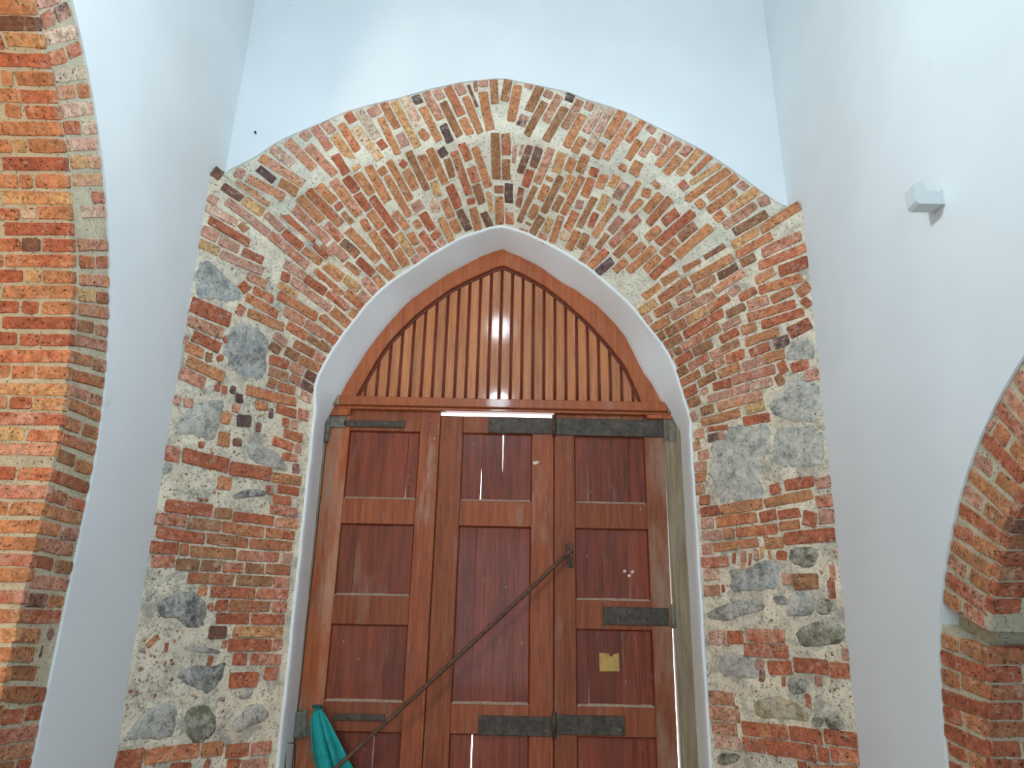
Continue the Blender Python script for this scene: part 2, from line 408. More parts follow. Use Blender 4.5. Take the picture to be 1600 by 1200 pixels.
# wall over the arch (solid back to the outer face)
def wall_front():
    o = [onY(x, y, YF) for x, y in resample(O_ARCH, 80)]
    o[0].x = XL; o[-1].x = XR
    poly = [(XL - .3, o[0].z)] + [(p.x, p.z) for p in o] + [(XR + .3, o[-1].z), (XR + .3, ZT), (XL - .3, ZT)]
    v, f = prism(poly, (YF, 5.3), lambda p, t: (p[0], t, p[1]))
    return fix_normals(mesh_obj('wall_front', v, f, M_WALL, kind='structure', label='white plastered wall above the brick door arch', origin=(0, 0, 0)))
wall_front()
# build it as a thin reveal tube plus hidden core so that the front does not cover the splay
T_OUT = [(530, 622), (543, 597), (571, 552), (590, 526), (612, 500), (631, 479), (642, 469), (665, 452), (699, 429), (725, 415), (753, 400), (772, 393), (785, 389), (815, 402), (844, 417), (877, 441), (902, 455), (930, 475), (958, 502), (977, 526), (990, 552), (1005, 582), (1018, 599), (1032, 626)]
def reveal():
    nj, na = 29, 110
    arcI = resample(I_LEFT + I_ARCH[1:] + list(reversed(I_RIGHT))[1:], na)
    arcT = resample(T_OUT, na)
    fr = [p.copy() for p in IN_L[:nj]] + [onY(x, y, YI) for x, y in arcI] + [p.copy() for p in reversed(IN_R[:nj])]
    bk = [Vector((p.x - .002, YD, p.z)) for p in IN_L[:nj]] + [onY(x, y, YD - .03) for x, y in arcT] + [Vector((p.x + .002, YD, p.z)) for p in reversed(IN_R[:nj])]
    n = len(fr); v = []; f = []; c = Vector((-.08, YI, 2.2))
    for i, (p, q) in enumerate(zip(fr, bk)):
        t = (fr[min(i + 1, n - 1)] - fr[max(i - 1, 0)]).normalized(); out = Vector((-t.z, 0, t.x))
        if out.dot(p - c) < 0: out = -out
        j = .005 * nz(p, 14, 5) + .004 * nz(p, 40, 2)
        prof_ = [p + out * (.006 + j) + Vector((0, -.016 + j, 0)), p + out * (j - .004) + Vector((0, -.02 + j, 0)), p + out * (j - .010) + Vector((0, .004, 0))]
        a_ = prof_[-1]
        for t_ in (.3, .6, .85): prof_.append(a_.lerp(q, t_) + out * (.004 * nz(p, 4 + t_, 7)))
        prof_ += [q + Vector((0, .0, 0)) + out * (.003 * nz(p, 30, 1)), q + out * .002 + Vector((0, .08, 0)), Vector((p.x + out.x * .5, 5.2, p.z + out.z * .5)), p + out * .05 + Vector((0, .06, 0))]
        v += prof_
    K = 10
    for i in range(n - 1):
        for k in range(K):
            k2 = (k + 1) % K; f.append((i * K + k, i * K + k2, (i + 1) * K + k2, (i + 1) * K + k))
    ob = mesh_obj('wall_door', v, f, M_REV, kind='structure', label='white plastered reveal framing the wooden door', origin=(0, 0, 0))
    fix_normals(ob)
    for p in ob.data.polygons: p.use_smooth = True
    return ob
reveal()
def wall_outer():
    c = Vector((-.08, 0, 2.2)); inn = [Vector((p.x, 0, p.z)) for p in IN_L[1:]] + [Vector((p.x, 0, p.z)) for p in A_I[1:]] + [Vector((p.x, 0, p.z)) for p in reversed(IN_R[1:-1])]
    q = [c + (p - c) * 1.03 for p in inn]; q = [(p.x, max(p.z, 0)) for p in q]
    poly = [(XL - .35, 0), (q[0][0], 0)] + q + [(q[-1][0], 0), (XR + .35, 0), (XR + .35, 5.4), (XL - .35, 5.4)]
    v, f = prism(poly, (5.1, 5.25), lambda p, t: (p[0], t, p[1]))
    fix_normals(mesh_obj('wall_outer', v, f, M_WALL, kind='structure', label='outer leaf of the wall around the door', origin=(0, 0, 0)))
wall_outer()

# ------------------------------------------------------------------ masonry pieces (traced course by course)
def outline(L, T, r):
    hx, hy = L / 2, T / 2; r = min(r, hx * .45, hy * .6)
    j = lambda a: random.uniform(-a, a)
    sk = j(.003)
    pts = [(-hx + r, -hy), (j(hx * .3), -hy + j(.003)), (hx - r, -hy), (hx, -hy + r), (hx, hy - r), (hx - r, hy), (j(hx * .3), hy + j(.003)), (-hx + r, hy), (-hx, hy - r), (-hx, -hy + r)]
    return [(x + j(.0022) + sk * y / max(hy, 1e-4), y + j(.0022)) for x, y in pts]
_cnt = {}
def brick(P1, P2, n, th, code, parent, proud=None, name='brick'):
    d = P2 - P1; L = d.length
    if L < .012: return
    d.normalize(); n = (n - d * n.dot(d)).normalized(); s = n.cross(d)
    pr = random.uniform(.0035, .0075) if proud is None else proud
    o = outline(L, th, random.uniform(.003, .009)); N = len(o); e = .0028
    v = [(x, y, -.03) for x, y in o] + [(x, y, pr - e) for x, y in o]
    for x, y in o:
        v.append((x - math.copysign(min(e, abs(x)), x), y - math.copysign(min(e, abs(y)), y), pr + random.uniform(-.001, .001)))
    f = [(i, (i + 1) % N, (i + 1) % N + N, i + N) for i in range(N)] + [(i + N, (i + 1) % N + N, (i + 1) % N + 2 * N, i + 2 * N) for i in range(N)] + [tuple(range(2 * N, 3 * N))]
    me = bpy.data.meshes.new(name); me.from_pydata(v, [], f); me.materials.append(mat_brick(code))
    ob = bpy.data.objects.new(name, me); COL.objects.link(ob)
    c = (P1 + P2) / 2; mw = Matrix.Identity(4)
    for i, a in enumerate((d, s, n)):
        for j in range(3): mw[j][i] = a[j]
    mw.translation = c; ob.matrix_world = mw
    ob.parent = parent          # parents sit at the origin
    _cnt[parent.name] = _cnt.get(parent.name, 0) + 1
    return ob
PXB = []   # picture boxes of the pieces, to keep loose chips out of them
JOBS = []; TOPANG = {}
def course(keys, org, sc, txt, th=.058, clamp=None):
    """collect traced courses: x1 y1 x2 y2 colour [thickness factor], picture coordinates of one detail view"""
    for e in txt.replace('\n', ' ').split(';'):
        e = e.split()
        if len(e) < 5: continue
        x1, y1, x2, y2 = [float(q) / sc for q in e[:4]]
        t = th * (1.10 if clamp is None else .99) * (float(e[5]) if len(e) > 5 else 1.0)
        JOBS.append([x1 + org[0], y1 + org[1], x2 + org[0], y2 + org[1], t, e[4], keys, clamp])
def lay():
    """settle the pieces side by side (no two bricks in the same place), then build them"""
    B = []
    def inward(keys, c, p):
        for q in range(12):
            t = q * .08; x, y = p[0] + (c[0] - p[0]) * t, p[1] + (c[1] - p[1]) * t
            if hit(keys, x, y): return x, y
        return None
    for j in JOBS:
        c = ((j[0] + j[2]) / 2, (j[1] + j[3]) / 2); p = inward(j[6], c, (j[0], j[1])); q = inward(j[6], c, (j[2], j[3]))
        if not p or not q: continue
        j[0:4] = [*p, *q]
        h = hit(j[6], (j[0] + j[2]) / 2, (j[1] + j[3]) / 2); h1 = hit(j[6], j[0], j[1]); h2 = hit(j[6], j[2], j[3])
        if not h or not h1 or not h2: continue
        d3 = (h2[1] - h1[1])
        if d3.length < .01: continue
        s3 = h[2].cross(d3.normalized()); q0 = proj(h[1] - s3 * j[4] / 2); q1 = proj(h[1] + s3 * j[4] / 2)
        dx, dy = j[2] - j[0], j[3] - j[1]; L = math.hypot(dx, dy); ux, uy = dx / L, dy / L
        hw = abs(-uy * (q1[0] - q0[0]) + ux * (q1[1] - q0[1])) / 2
        cx, cy = (j[0] + j[2]) / 2, (j[1] + j[3]) / 2
        B.append(dict(c=[cx, cy], o=(cx, cy), u=(ux, uy), v=(-uy, ux), hl=L / 2, hw=hw, L0=L / 2, W0=hw, j=j, g=h[3] if j[7] else 'front'))
    gap = 1.15
    cell = {}
    def pairs():
        cell.clear()
        for i, b_ in enumerate(B): cell.setdefault((int(b_['c'][0] // 70), int(b_['c'][1] // 70)), []).append(i)
        for (X, Y), I in list(cell.items()):
            for dX in (-1, 0, 1):
                for dY in (-1, 0, 1):
                    for k in cell.get((X + dX, Y + dY), ()):
                        for i in I:
                            if i < k: yield i, k
    P = None
    for it in range(70):
        if it % 14 == 0: P = [(i, k) for i, k in pairs() if (B[i]['g'] == B[k]['g'])]
        last = it >= 50
        for i, k in P:
            A, C = B[i], B[k]; dx, dy = C['c'][0] - A['c'][0], C['c'][1] - A['c'][1]
            r = A['hl'] + C['hl'] + 6
            if abs(dx) > r or abs(dy) > r: continue
            best = None
            for own, (ax, ay) in ((0, A['u']), (1, A['v']), (2, C['u']), (3, C['v'])):
                dist = dx * ax + dy * ay
                ra = A['hl'] * abs(A['u'][0] * ax + A['u'][1] * ay) + A['hw'] * abs(A['v'][0] * ax + A['v'][1] * ay)
                rc = C['hl'] * abs(C['u'][0] * ax + C['u'][1] * ay) + C['hw'] * abs(C['v'][0] * ax + C['v'][1] * ay)
                pen = ra + rc + gap * 2 - abs(dist)
                if pen <= 0: best = None; break
                if best is None or pen < best[0]: best = (pen, ax if dist > 0 else -ax, ay if dist > 0 else -ay)
            if not best: continue
            pen, ax, ay = best
            if not last:
                f_ = min(pen * .25, 1.0)
                for b_, sg in ((A, -1), (C, 1)):
                    nx, ny = b_['c'][0] + sg * ax * f_, b_['c'][1] + sg * ay * f_
                    if math.hypot(nx - b_['o'][0], ny - b_['o'][1]) < 7.0: b_['c'] = [nx, ny]
            else:
                for b_ in (A, C):
                    if abs(b_['u'][0] * ax + b_['u'][1] * ay) > .7: b_['hl'] = max(b_['L0'] * .7, b_['hl'] - pen * .12)
                    else: b_['hw'] = max(b_['W0'] * .62, b_['hw'] - pen * .12)
    # widen and lengthen every piece until a normal joint is left
    def free(i, nb):
        A = B[i]
        for k in nb:
            C = B[k]; dx, dy = C['c'][0] - A['c'][0], C['c'][1] - A['c'][1]; sep = False
            for ax, ay in (A['u'], A['v'], C['u'], C['v']):
                ra = A['hl'] * abs(A['u'][0] * ax + A['u'][1] * ay) + A['hw'] * abs(A['v'][0] * ax + A['v'][1] * ay)
                rc = C['hl'] * abs(C['u'][0] * ax + C['u'][1] * ay) + C['hw'] * abs(C['v'][0] * ax + C['v'][1] * ay)
                if abs(dx * ax + dy * ay) > ra + rc + gap * 2: sep = True; break
            if not sep: return False
        return True
    NB = {}
    for i, k in P: NB.setdefault(i, []).append(k); NB.setdefault(k, []).append(i)
    for it in range(14):
        for i, b_ in enumerate(B):
            nb = NB.get(i, ())
            if b_['hw'] < b_['W0'] * (1.04 if b_['j'][7] else 1.22):
                o_ = b_['hw']; b_['hw'] += .25
                if not free(i, nb): b_['hw'] = o_
            if b_['hl'] < b_['L0'] + 3.0 and not b_['j'][7] and b_['L0'] > 12:
                o_ = b_['hl']; b_['hl'] += .5; c, u, q = b_['c'], b_['u'], b_['hl'] + 2
                if not free(i, nb) or not hit(b_['j'][6], c[0] - u[0] * q, c[1] - u[1] * q) or not hit(b_['j'][6], c[0] + u[0] * q, c[1] + u[1] * q): b_['hl'] = o_
    for b_ in B:
        j = b_['j']; c, u, hl = b_['c'], b_['u'], b_['hl']
        x1, y1, x2, y2 = c[0] - u[0] * hl, c[1] - u[1] * hl, c[0] + u[0] * hl, c[1] + u[1] * hl
        p = inward(j[6], c, (x1, y1)); q = inward(j[6], c, (x2, y2))
        if not p or not q: print('LOST', c); continue
        (x1, y1), (x2, y2) = p, q
        h1 = hit(j[6], x1, y1); h2 = hit(j[6], x2, y2); hm = hit(j[6], (x1 + x2) / 2, (y1 + y2) / 2)
        if not hm: print('LOST', c); continue
        n = (h1[2] + h2[2] + hm[2]).normalized(); P1, P2 = h1[1], h2[1]
        if j[7]: P1, P2 = j[7](P1), j[7](P2)
        off = (hm[1] - (h1[1] + h2[1]) / 2).dot(n) * .5
        tw = j[4] * b_['hw'] / b_['W0']
        brick(P1 + n * off, P2 + n * off, n, tw, j[5], SURF[hm[3]][1])
        if j[7]:
            tag_ = {CLF: 'LF', CLJ: 'LJ', CRF: 'RF', CRJ: 'RJ'}[j[7]]; cc = (.523, 2.1) if tag_[0] == 'L' else (1.45, 1.0)
            Pm = (P1 + P2) / 2; TOPANG[tag_] = max(TOPANG.get(tag_, 0), math.atan2(Pm.z - cc[1], Pm.y - cc[0]))
            # rows of a jamb run on through the thickness of the wall
            if tag_ in ('LJ', 'RJ') and (min(x1, x2) < -4 or max(x1, x2) > 1612):
                sg = -1 if tag_ == 'LJ' else 1; xa = (min if sg < 0 else max)(P1.x, P2.x) + sg * .012; xe = XL - .70 if sg < 0 else XR + .60
                for _ in range(1):
                    L = .30; xb = xa + sg * L
                    if (xb - xe) * sg > 0: xb = xe
                    if abs(xb - xa) < .05: break
                    brick(Vector((xa, Pm.y, Pm.z)), Vector((xb, Pm.y, Pm.z)), n, tw, random.choice(('r', 'o', 'ro', 'or')), SURF[hm[3]][1]); xa = xb + sg * .012
        PXB.append((x1, y1, x2, y2))
FR = ['ar', 'sl', 'sr']
Z3 = 16 / 3
# outer ring, left half
course(FR, (400, 0), 4, '''1497 505 1508 660 b;1580 510 1553 660 b;1438 562 1485 800 o;1424 503 1431 545 p;1375 520 1382 600 b .5;1310 540 1365 680 d .55;1308 605 1402 835 o;
1242 535 1278 600 p;1290 750 1345 850 o;1178 553 1268 732 rb;1112 568 1150 628 p;1165 642 1270 855 b;1052 582 1145 752 bp;1168 775 1215 885 k;1000 595 1026 648 k;1036 668 1142 885 ob;
925 610 1015 790 pw;1040 812 1086 868 o;865 635 1015 920 oy;798 645 885 805 o;908 828 948 905 p;738 660 775 712 p;786 728 895 955 o;655 685 775 858 w;790 892 828 945 r;
572 705 612 762 r;618 785 775 985 yw;540 772 648 940 ro;432 750 492 822 p;500 850 638 1045 yo;362 790 465 930 pr;492 965 565 1082 r;292 820 338 862 p;350 905 518 1082 po;
212 862 382 1038 op;95 925 228 1032 pw;20 992 290 1160 op;8 1062 108 1142 k .8''', .060)
# outer ring, right half
course(FR, (800, 0), 4, '''48 548 6 775 o;122 540 104 576 p;182 552 112 705 b;86 732 58 798 kp;238 570 218 615 p;208 640 92 850 b;308 585 216 752 pb;374 602 354 656 k;334 672 214 885 b;
438 628 334 806 bp;492 650 470 696 p;456 722 348 925 o;555 668 458 830 pw;442 862 390 955 ob;622 682 480 932 pw;690 705 592 865 o;560 892 514 982 o;722 765 570 1002 op;815 765 712 900 or;
868 795 840 828 p;806 875 690 1060 o;904 855 826 972 po;784 1002 742 1085 ob;968 852 938 905 pr;920 925 884 990 pr;1042 885 902 1035 op;1112 912 1058 965 rp;1038 972 890 1150 o;
1170 935 1032 1088 oy;1238 975 1100 1108 or;1300 1012 1112 1132 oy;1096 1142 1054 1178 r''', .060)
# left shoulder
course(FR, (300, 200), Z3, '''172 352 248 408 dk;262 468 428 575 d;350 462 640 628 op;440 595 600 702 yb;452 428 762 595 op;352 382 425 412 p;716 472 862 562 o;882 592 1070 780 o;842 668 1130 952 pr;
295 592 640 862 p;612 712 756 852 p .8;748 712 1000 955 ro;766 866 922 1002 r;112 602 196 650 p;122 662 380 800 pw;396 812 442 872 o .9;146 766 484 966 r;86 846 216 912 pb;240 926 402 1012 p;426 1032 598 1112 r;
72 928 240 1006 y;250 1022 602 1170 p;650 882 970 1150 pr;940 1002 1092 1112 o;1032 982 1150 1090 r .7;1112 802 1242 932 rp;1152 982 1280 1112 p;1284 1120 1402 1206 rb;1240 952 1372 1072 bk;1292 852 1550 1112 o;
1390 1090 1520 1215 r;950 537 1230 820 rb;1042 502 1182 640 o;1182 640 1212 690 r .9;1152 452 1372 742 op;1242 712 1322 802 b .6;1302 392 1396 512 r''', .060)
# soffit ring, left of the crown
course(FR, (550, 200), Z3, '''65 365 185 540 o;150 308 316 605 o;255 325 292 385 o;328 262 510 595 o;306 408 500 750 o;412 280 458 325 r .9;465 358 542 512 o;486 206 640 530 b;586 240 666 408 o;690 432 732 560 y;
656 166 792 462 o;738 178 776 246 k;786 278 830 436 b;842 192 970 552 br;916 136 980 282 rb;970 336 1016 462 pr;1012 172 1130 510 ob;1032 486 1086 648 b;988 584 998 634 r .8;1205 66 1216 452 b;1276 50 1286 232 rb;
1286 260 1291 432 b;1225 480 1226 546 b;1295 490 1296 656 k;1228 570 1231 802 bo;1294 702 1298 802 or;1138 572 1166 742 yo .7;1086 682 1146 816 d;1006 662 1056 850 o;896 692 980 866 dk;796 492 876 682 r;766 602 826 746 ob;
840 762 896 866 o;746 742 842 946 yo;676 572 702 682 pw;516 622 562 692 p;580 712 666 852 r;520 772 566 832 o .8;350 692 462 832 o;76 536 176 676 r;176 562 386 852 r;166 686 266 822 o;86 762 142 862 or .8;
260 842 376 986 r;176 872 386 1190 o;400 882 520 1062 oy;370 992 452 1132 o;576 862 700 1036 rp;490 872 552 972 o;682 882 722 932 r .9;716 950 762 992 p;572 972 642 1072 op;510 1052 562 1122 p''', .058)
course(FR, (500, 380), Z3, '''500 172 622 292 ob;468 258 540 360 ob .9;366 282 490 420 rp;206 292 322 386 yo;210 408 372 552 or;336 412 420 482 p .8;70 412 216 560 rp;228 542 316 606 o;92 548 256 692 o;10 612 198 782 op;72 766 190 842 or;0 800 106 900 b;30 190 172 292 oy;0 20 92 120 pr .8''', .056)
# soffit ring, right of the crown
course(FR, (750, 200), Z3, '''430 150 346 380 d;520 190 474 332 dk;612 180 490 472 bp;420 360 370 502 r;346 536 316 692 dr;452 502 310 802 b;296 150 286 300 p .45;366 170 340 262 p .45;690 226 640 390 yo;776 256 726 366 o;862 236 802 382 bo;
592 412 580 452 o .9;560 482 502 606 o;690 402 546 706 b;476 652 420 762 ob;772 402 702 542 yo;866 382 702 702 o;682 572 622 696 b;520 722 440 872 b;592 732 542 852 y;666 722 592 942 o;986 342 966 412 r;932 432 872 572 or;
1050 396 1006 506 o;1152 416 1100 512 oy;1226 462 1136 592 pk;1322 442 1172 696 ob;952 572 822 826 b;832 602 820 672 p;782 702 712 842 or;682 862 652 932 yw;790 842 716 1002 o;862 882 802 1002 b;950 732 902 852 r;
1060 562 1002 692 y;1116 652 940 916 ob;922 972 822 1102 op;1042 902 952 1022 b .7;1382 516 1362 592 o;1502 542 1370 692 o;1572 582 1382 802 br;1322 622 1222 722 or;1190 762 1092 882 p;1322 742 1082 976 rp;1492 822 1380 922 o;
1292 882 1122 1062 bo;1342 952 1222 1052 o;1050 1012 902 1152 or;1092 1092 962 1202 k;1212 1092 1112 1182 o;1432 972 1212 1172 o;1472 1052 1362 1162 o;500 892 562 932 op;380 842 372 872 p;402 788 392 806 b .7''', .058)
# right shoulder
course(FR, (1000, 200), Z3, '''740 345 386 602 o;802 386 560 572 o;522 592 464 640 o;862 442 812 492 p;780 512 546 682 o;982 502 732 672 oy;692 682 622 746 or;1062 572 970 602 pb;940 622 672 806 bp;1042 692 760 852 bd;
1332 645 1002 852 o;992 868 776 996 oy;1110 922 812 1082 or;1342 932 1042 1072 rp;1382 1012 990 1172 ro;1392 1092 1150 1182 r;972 1102 852 1162 b;300 702 186 792 r;432 692 136 952 r;452 792 316 912 bd;300 922 172 1042 bo;
572 792 280 1042 o;252 1052 70 1222 r;732 1012 562 1122 db''', .060)
course(FR, (1000, 400), Z3, '''780 22 432 212 o;520 72 372 142 br;342 172 202 246 ob;190 272 42 366 o;150 402 10 492 oy;412 222 172 392 br;640 212 472 302 ob;832 112 672 206 d;890 162 642 316 op;452 322 312 386 bp;272 422 132 502 br;
622 322 262 512 pb;752 346 582 452 or;832 272 762 342 p;942 302 802 376 rb;1112 126 952 212 op;1322 192 962 302 ro;1392 212 1292 292 rb;1272 292 1092 372 br;1062 352 890 412 po;872 412 722 482 b;572 452 402 542 oy;392 542 232 632 br;
242 532 92 622 o;102 522 42 572 p;692 472 366 662 r;842 512 692 592 p;1292 382 892 502 ro;1402 372 1350 422 r;962 572 842 612 o .8;1382 482 1032 592 r;232 642 152 702 b;342 682 182 772 br;502 682 342 772 pr;662 602 522 682 br;802 602 652 682 r;
1162 622 882 722 o;1412 556 1242 642 dr;292 802 222 842 pr;342 772 286 812 b .8;432 812 302 892 r;592 722 442 802 b;822 712 582 832 bp;1072 742 912 812 r;1242 702 1122 746 kp;392 932 312 982 b;562 832 402 932 pr;692 862 536 942 bp;866 812 712 872 ro;
832 902 652 972 ob;1012 856 842 912 p;1202 816 1032 872 ob;502 972 336 1062 rb;632 982 492 1062 b;1112 942 752 1042 pr;1186 902 1122 942 r 1.2;1182 992 1126 1032 b 1.1;1382 902 1232 952 rp;1492 972 1372 1002 p;472 1102 372 1152 r;732 1042 582 1082 r;
562 1102 512 1132 p .7;912 1082 560 1182 p;1112 1032 932 1082 pw''', .058)
course(FR, (1060, 600), Z3, '''692 82 322 182 po;702 152 546 192 y;182 132 82 172 b;282 182 182 216 b;512 212 192 296 bo;742 242 522 282 r;152 252 112 282 p;392 338 222 356 r .6;382 392 242 422 kp;222 416 142 442 po;186 496 116 522 bp;236 566 142 586 p;232 656 132 666 pb;
226 760 132 772 ob;216 850 132 872 pb;262 950 172 962 r;1132 842 892 882 r;1282 802 1142 832 p;852 892 772 922 r 1.1;1122 942 722 1022 ob;702 1032 352 1082 ob;346 1076 192 1096 r;1296 962 1146 986 pr 1.1;1012 1080 836 1110 r .8''', .058)
course(FR, (1060, 800), Z3, '''656 62 316 112 or;816 46 682 82 r 1.1;1022 100 850 120 o .8;1085 0 1066 122 r 1.2;1306 30 1166 42 p 1.2;292 112 192 122 p;1286 176 852 212 r 1.1;822 152 482 192 ro;466 196 372 202 bo;362 206 202 216 p;846 266 692 276 o;682 262 312 312 o;
302 306 222 316 pr;412 406 192 412 rp;342 506 212 512 pw;1162 576 952 582 b 1.3;946 560 866 562 pb .9;346 650 216 656 pb;772 1060 562 1046 rp 1.1;546 1046 412 1042 r 1.1;386 1042 252 1042 pw 1.1;886 1072 782 1066 rp 1.1;610 398 592 394 r .9;552 442 526 438 o .9;470 366 448 362 r .8;562 332 512 330 p 1.1;658 326 622 324 p .8;862 320 858 396 r .8;
728 330 700 330 y;1304 500 1262 498 op 1.1;1306 650 1246 648 r 1.2;770 330 752 332 o .8;384 640 358 636 r .7''', .060)
course(FR, (1060, 975), Z3, '''912 246 542 220 rp 1.1;1232 372 942 346 r 1.15;928 350 732 352 r 1.1;1442 376 1262 366 ro 1.15;716 332 652 312 p .9;742 436 702 420 kp;1432 272 1362 266 p;466 646 252 626 bp 1.1;512 772 252 732 bp 1.1;492 882 282 852 bp;526 992 302 962 pw;906 932 522 886 ro 1.1;
1196 966 922 926 r 1.1;1512 1012 1206 966 r 1.15;722 1012 536 986 rb 1.1;1142 1082 732 1022 r 1.15;1252 1112 1162 1092 r 1.1;1522 1142 1262 1112 ro 1.1;1072 1192 1002 1182 r;1502 1200 1092 1190 o;888 446 858 440 r .8;1200 470 1140 466 p .8;1100 640 1064 636 r .8''', .060)
# left haunch and jamb
course(FR, (250, 400), Z3, '''722 152 880 232 op;1056 72 1220 182 p;1292 102 1520 302 ro;1372 72 1510 192 o;1222 192 1390 312 r;1102 212 1420 452 p;990 252 1150 342 oy .8;682 216 742 282 r .9;782 282 950 372 ro;996 342 1320 532 or;722 352 990 502 ro;1052 466 1220 562 op;
732 472 1032 602 o;1402 322 1560 452 r;1432 452 1590 592 o;1342 512 1530 662 or;1242 572 1400 672 pr;1082 572 1240 672 ro;942 622 1042 702 p;262 402 580 532 r 1.25;242 542 530 652 bp 1.15;252 682 480 792 r 1.1;202 772 350 842 ro;232 872 540 1022 ob 1.1;182 972 360 1052 rp 1.15;
1262 672 1450 792 b;1132 712 1300 802 br;952 742 1040 802 db;1056 772 1160 832 b;1316 802 1420 862 pr;1402 662 1500 722 or;1172 832 1350 922 o;926 852 1080 902 r;1092 892 1190 952 po;1222 952 1320 1012 d;922 942 1080 1002 bp;1092 972 1170 1022 pr .9;1192 1032 1290 1092 dk;
912 1032 986 1062 br;1002 1062 1142 1102 br;732 1082 1142 1186 or 1.1;520 700 546 690 r .7;490 830 510 870 r .6;1010 160 1080 190 r .8;486 1068 540 1088 r .8;640 430 700 470 rp .9;372 848 432 862 b .9;192 672 232 712 p .8;1180 1130 1270 1180 pw''', .058)
course(FR, (220, 600), Z3, '''1112 212 1280 262 r;1302 242 1390 266 pr;1182 326 1242 336 rb;1252 346 1302 356 pb;1182 426 1332 472 rb;1112 492 1272 552 ro;1282 556 1332 572 p;1196 622 1320 642 rp .9;1256 712 1312 716 kp 1.1;202 572 322 592 rp 1.15;352 592 730 682 r 1.1;746 702 1086 752 r 1.1;1102 772 1332 802 bo 1.1;
1132 896 1312 922 r;1102 982 1252 1002 rb;1082 1062 1302 1092 rp;202 1032 592 1082 r 1.1;616 1102 756 1112 b;772 1112 1106 1152 r;1122 1166 1302 1182 op;112 1126 376 1152 rp;786 120 850 128 k .9;800 296 918 304 k 1.2;1080 244 1116 246 k .8;960 358 1000 362 d .7;770 484 842 486 d .6;672 262 752 288 o 1.2;646 452 742 470 o 1.1;
760 204 822 214 op .8;966 168 1066 176 o .9;648 18 702 24 r .8;734 40 776 56 dk .7;480 504 528 510 r .5;640 820 752 832 or 1.0;1046 880 1100 884 r .8;280 120 340 150 pb .9;350 150 430 160 pb .9''', .058)
course(FR, (180, 800), Z3, '''602 106 882 132 b;892 132 1236 182 or;1256 182 1490 212 ro;346 162 746 222 r;766 222 1110 266 br;1132 266 1480 292 br;286 280 530 296 r;546 306 616 312 rb;626 316 1010 342 o;1026 362 1366 376 pr;1386 386 1470 396 p;306 386 500 396 rp;512 416 700 422 b;722 436 886 446 bd;
896 450 1066 456 rp;1086 466 1240 476 b;1256 490 1460 502 br;606 530 986 552 br;1012 562 1306 576 b;1320 592 1450 596 rp;692 616 766 622 o .9;802 646 1166 666 rb;1182 672 1440 682 rp;832 756 930 756 r;952 766 1290 772 br;1312 776 1430 782 rp;842 876 1116 882 r;1136 876 1410 882 r;
782 1006 932 1002 d 1.1;986 992 1396 992 oy;942 1102 1300 1106 r 1.1;1312 1096 1390 1096 rp;892 1090 936 1090 r .7;300 1060 324 1090 o .9;410 1130 442 1130 r .6;796 760 812 820 rp .5''', .058)
course(FR, (170, 975), Z3, '''1036 272 1146 276 r;1182 266 1432 272 rp;1296 376 1416 372 rp 1.05;1016 472 1226 462 r;36 1152 282 1122 r 1.2;296 1122 756 1062 or 1.1;772 1066 956 1046 o 1.1;976 1082 1170 1062 rb;1182 1052 1352 1022 pr;792 1162 842 1166 r .9;986 1156 1092 1150 r .8;1102 1182 1322 1162 p .9;502 1196 682 1186 r .8;826 302 864 304 r .6''', .060)
# left side arch: ring face, then jamb and soffit
LF, LJ = ['wall_ring_left_face0'], ['wall_ring_left_soffit0']
def clamp_ring(c, R):
    def g(P):
        P = P.copy()
        if P.z < c[1]: P.y = min(max(P.y, c[0] + R + .001), c[0] + R + RW - .006); return P
        v = Vector((P.y - c[0], P.z - c[1])); r = min(max(v.length, R + .001), R + RW - .006); v = v.normalized() * r
        P.y, P.z = c[0] + v.x, c[1] + v.y; return P
    return g
CLF = clamp_ring((.523, 2.1), 2.432); CRF = clamp_ring((1.45, 1.0), 1.436)
def CLJ(P): P = P.copy(); P.x = min(P.x, XL - .004); return P
def CRJ(P): P = P.copy(); P.x = max(P.x, XR + .004); return P
course(LF, (0, 0), 4, '''225 15 365 -25 p;258 150 332 105 pr;345 98 430 50 kp;278 238 500 192 pw;305 372 405 340 or;420 332 500 296 rp;335 475 558 448 w;352 578 465 570 op;484 570 560 565 or;372 695 600 675 pw;398 800 496 796 rp;518 800 610 795 pw;420 905 630 900 pw;440 1012 540 1010 yo;550 1012 645 1014 yp;450 1126 652 1126 yp''', .054, CLF)
course(LF, (0, 300), 4, '''572 35 652 32 pr;506 125 682 126 pw;484 330 690 336 op;494 435 586 440 ro;600 440 695 442 pr;494 545 695 562 op;486 640 590 650 y;600 660 690 666 br;490 730 690 762 po;480 832 586 850 b;596 856 690 880 bp;470 922 672 966 pb;456 1032 570 1060 bo;580 1070 668 1092 bp;450 1142 655 1196 br''', .052, CLF)
course(LF, (0, 600), 4, '''440 32 546 76 pb;550 82 642 112 bp;428 116 622 202 bo;400 236 500 272 bo;514 282 610 312 ob;384 342 596 412 rb;356 442 466 482 b;472 502 572 532 ob;334 572 552 652 rd;306 692 410 726 rb;420 742 532 772 rp;288 786 506 842 ob;256 896 370 916 bo;380 930 482 942 pd;238 996 452 1036 bp;210 1106 330 1130 rd;340 1136 452 1152 b''', .052, CLF)
course(LF, (0, 900), 4, '''185 32 436 60 pb;160 150 290 156 dp;300 160 392 166 ob;130 250 372 252 rp;102 370 242 376 bo;82 490 206 492 bo;58 606 222 612 b;36 740 306 736 rb;10 880 146 872 r;160 862 272 852 r;-30 1012 252 968 rp;-30 1132 232 1084 bp;-40 1216 80 1196 b;96 1192 222 1166 r;300 390 330 330 kp .8;250 470 262 470 dk .8''', .054, CLF)
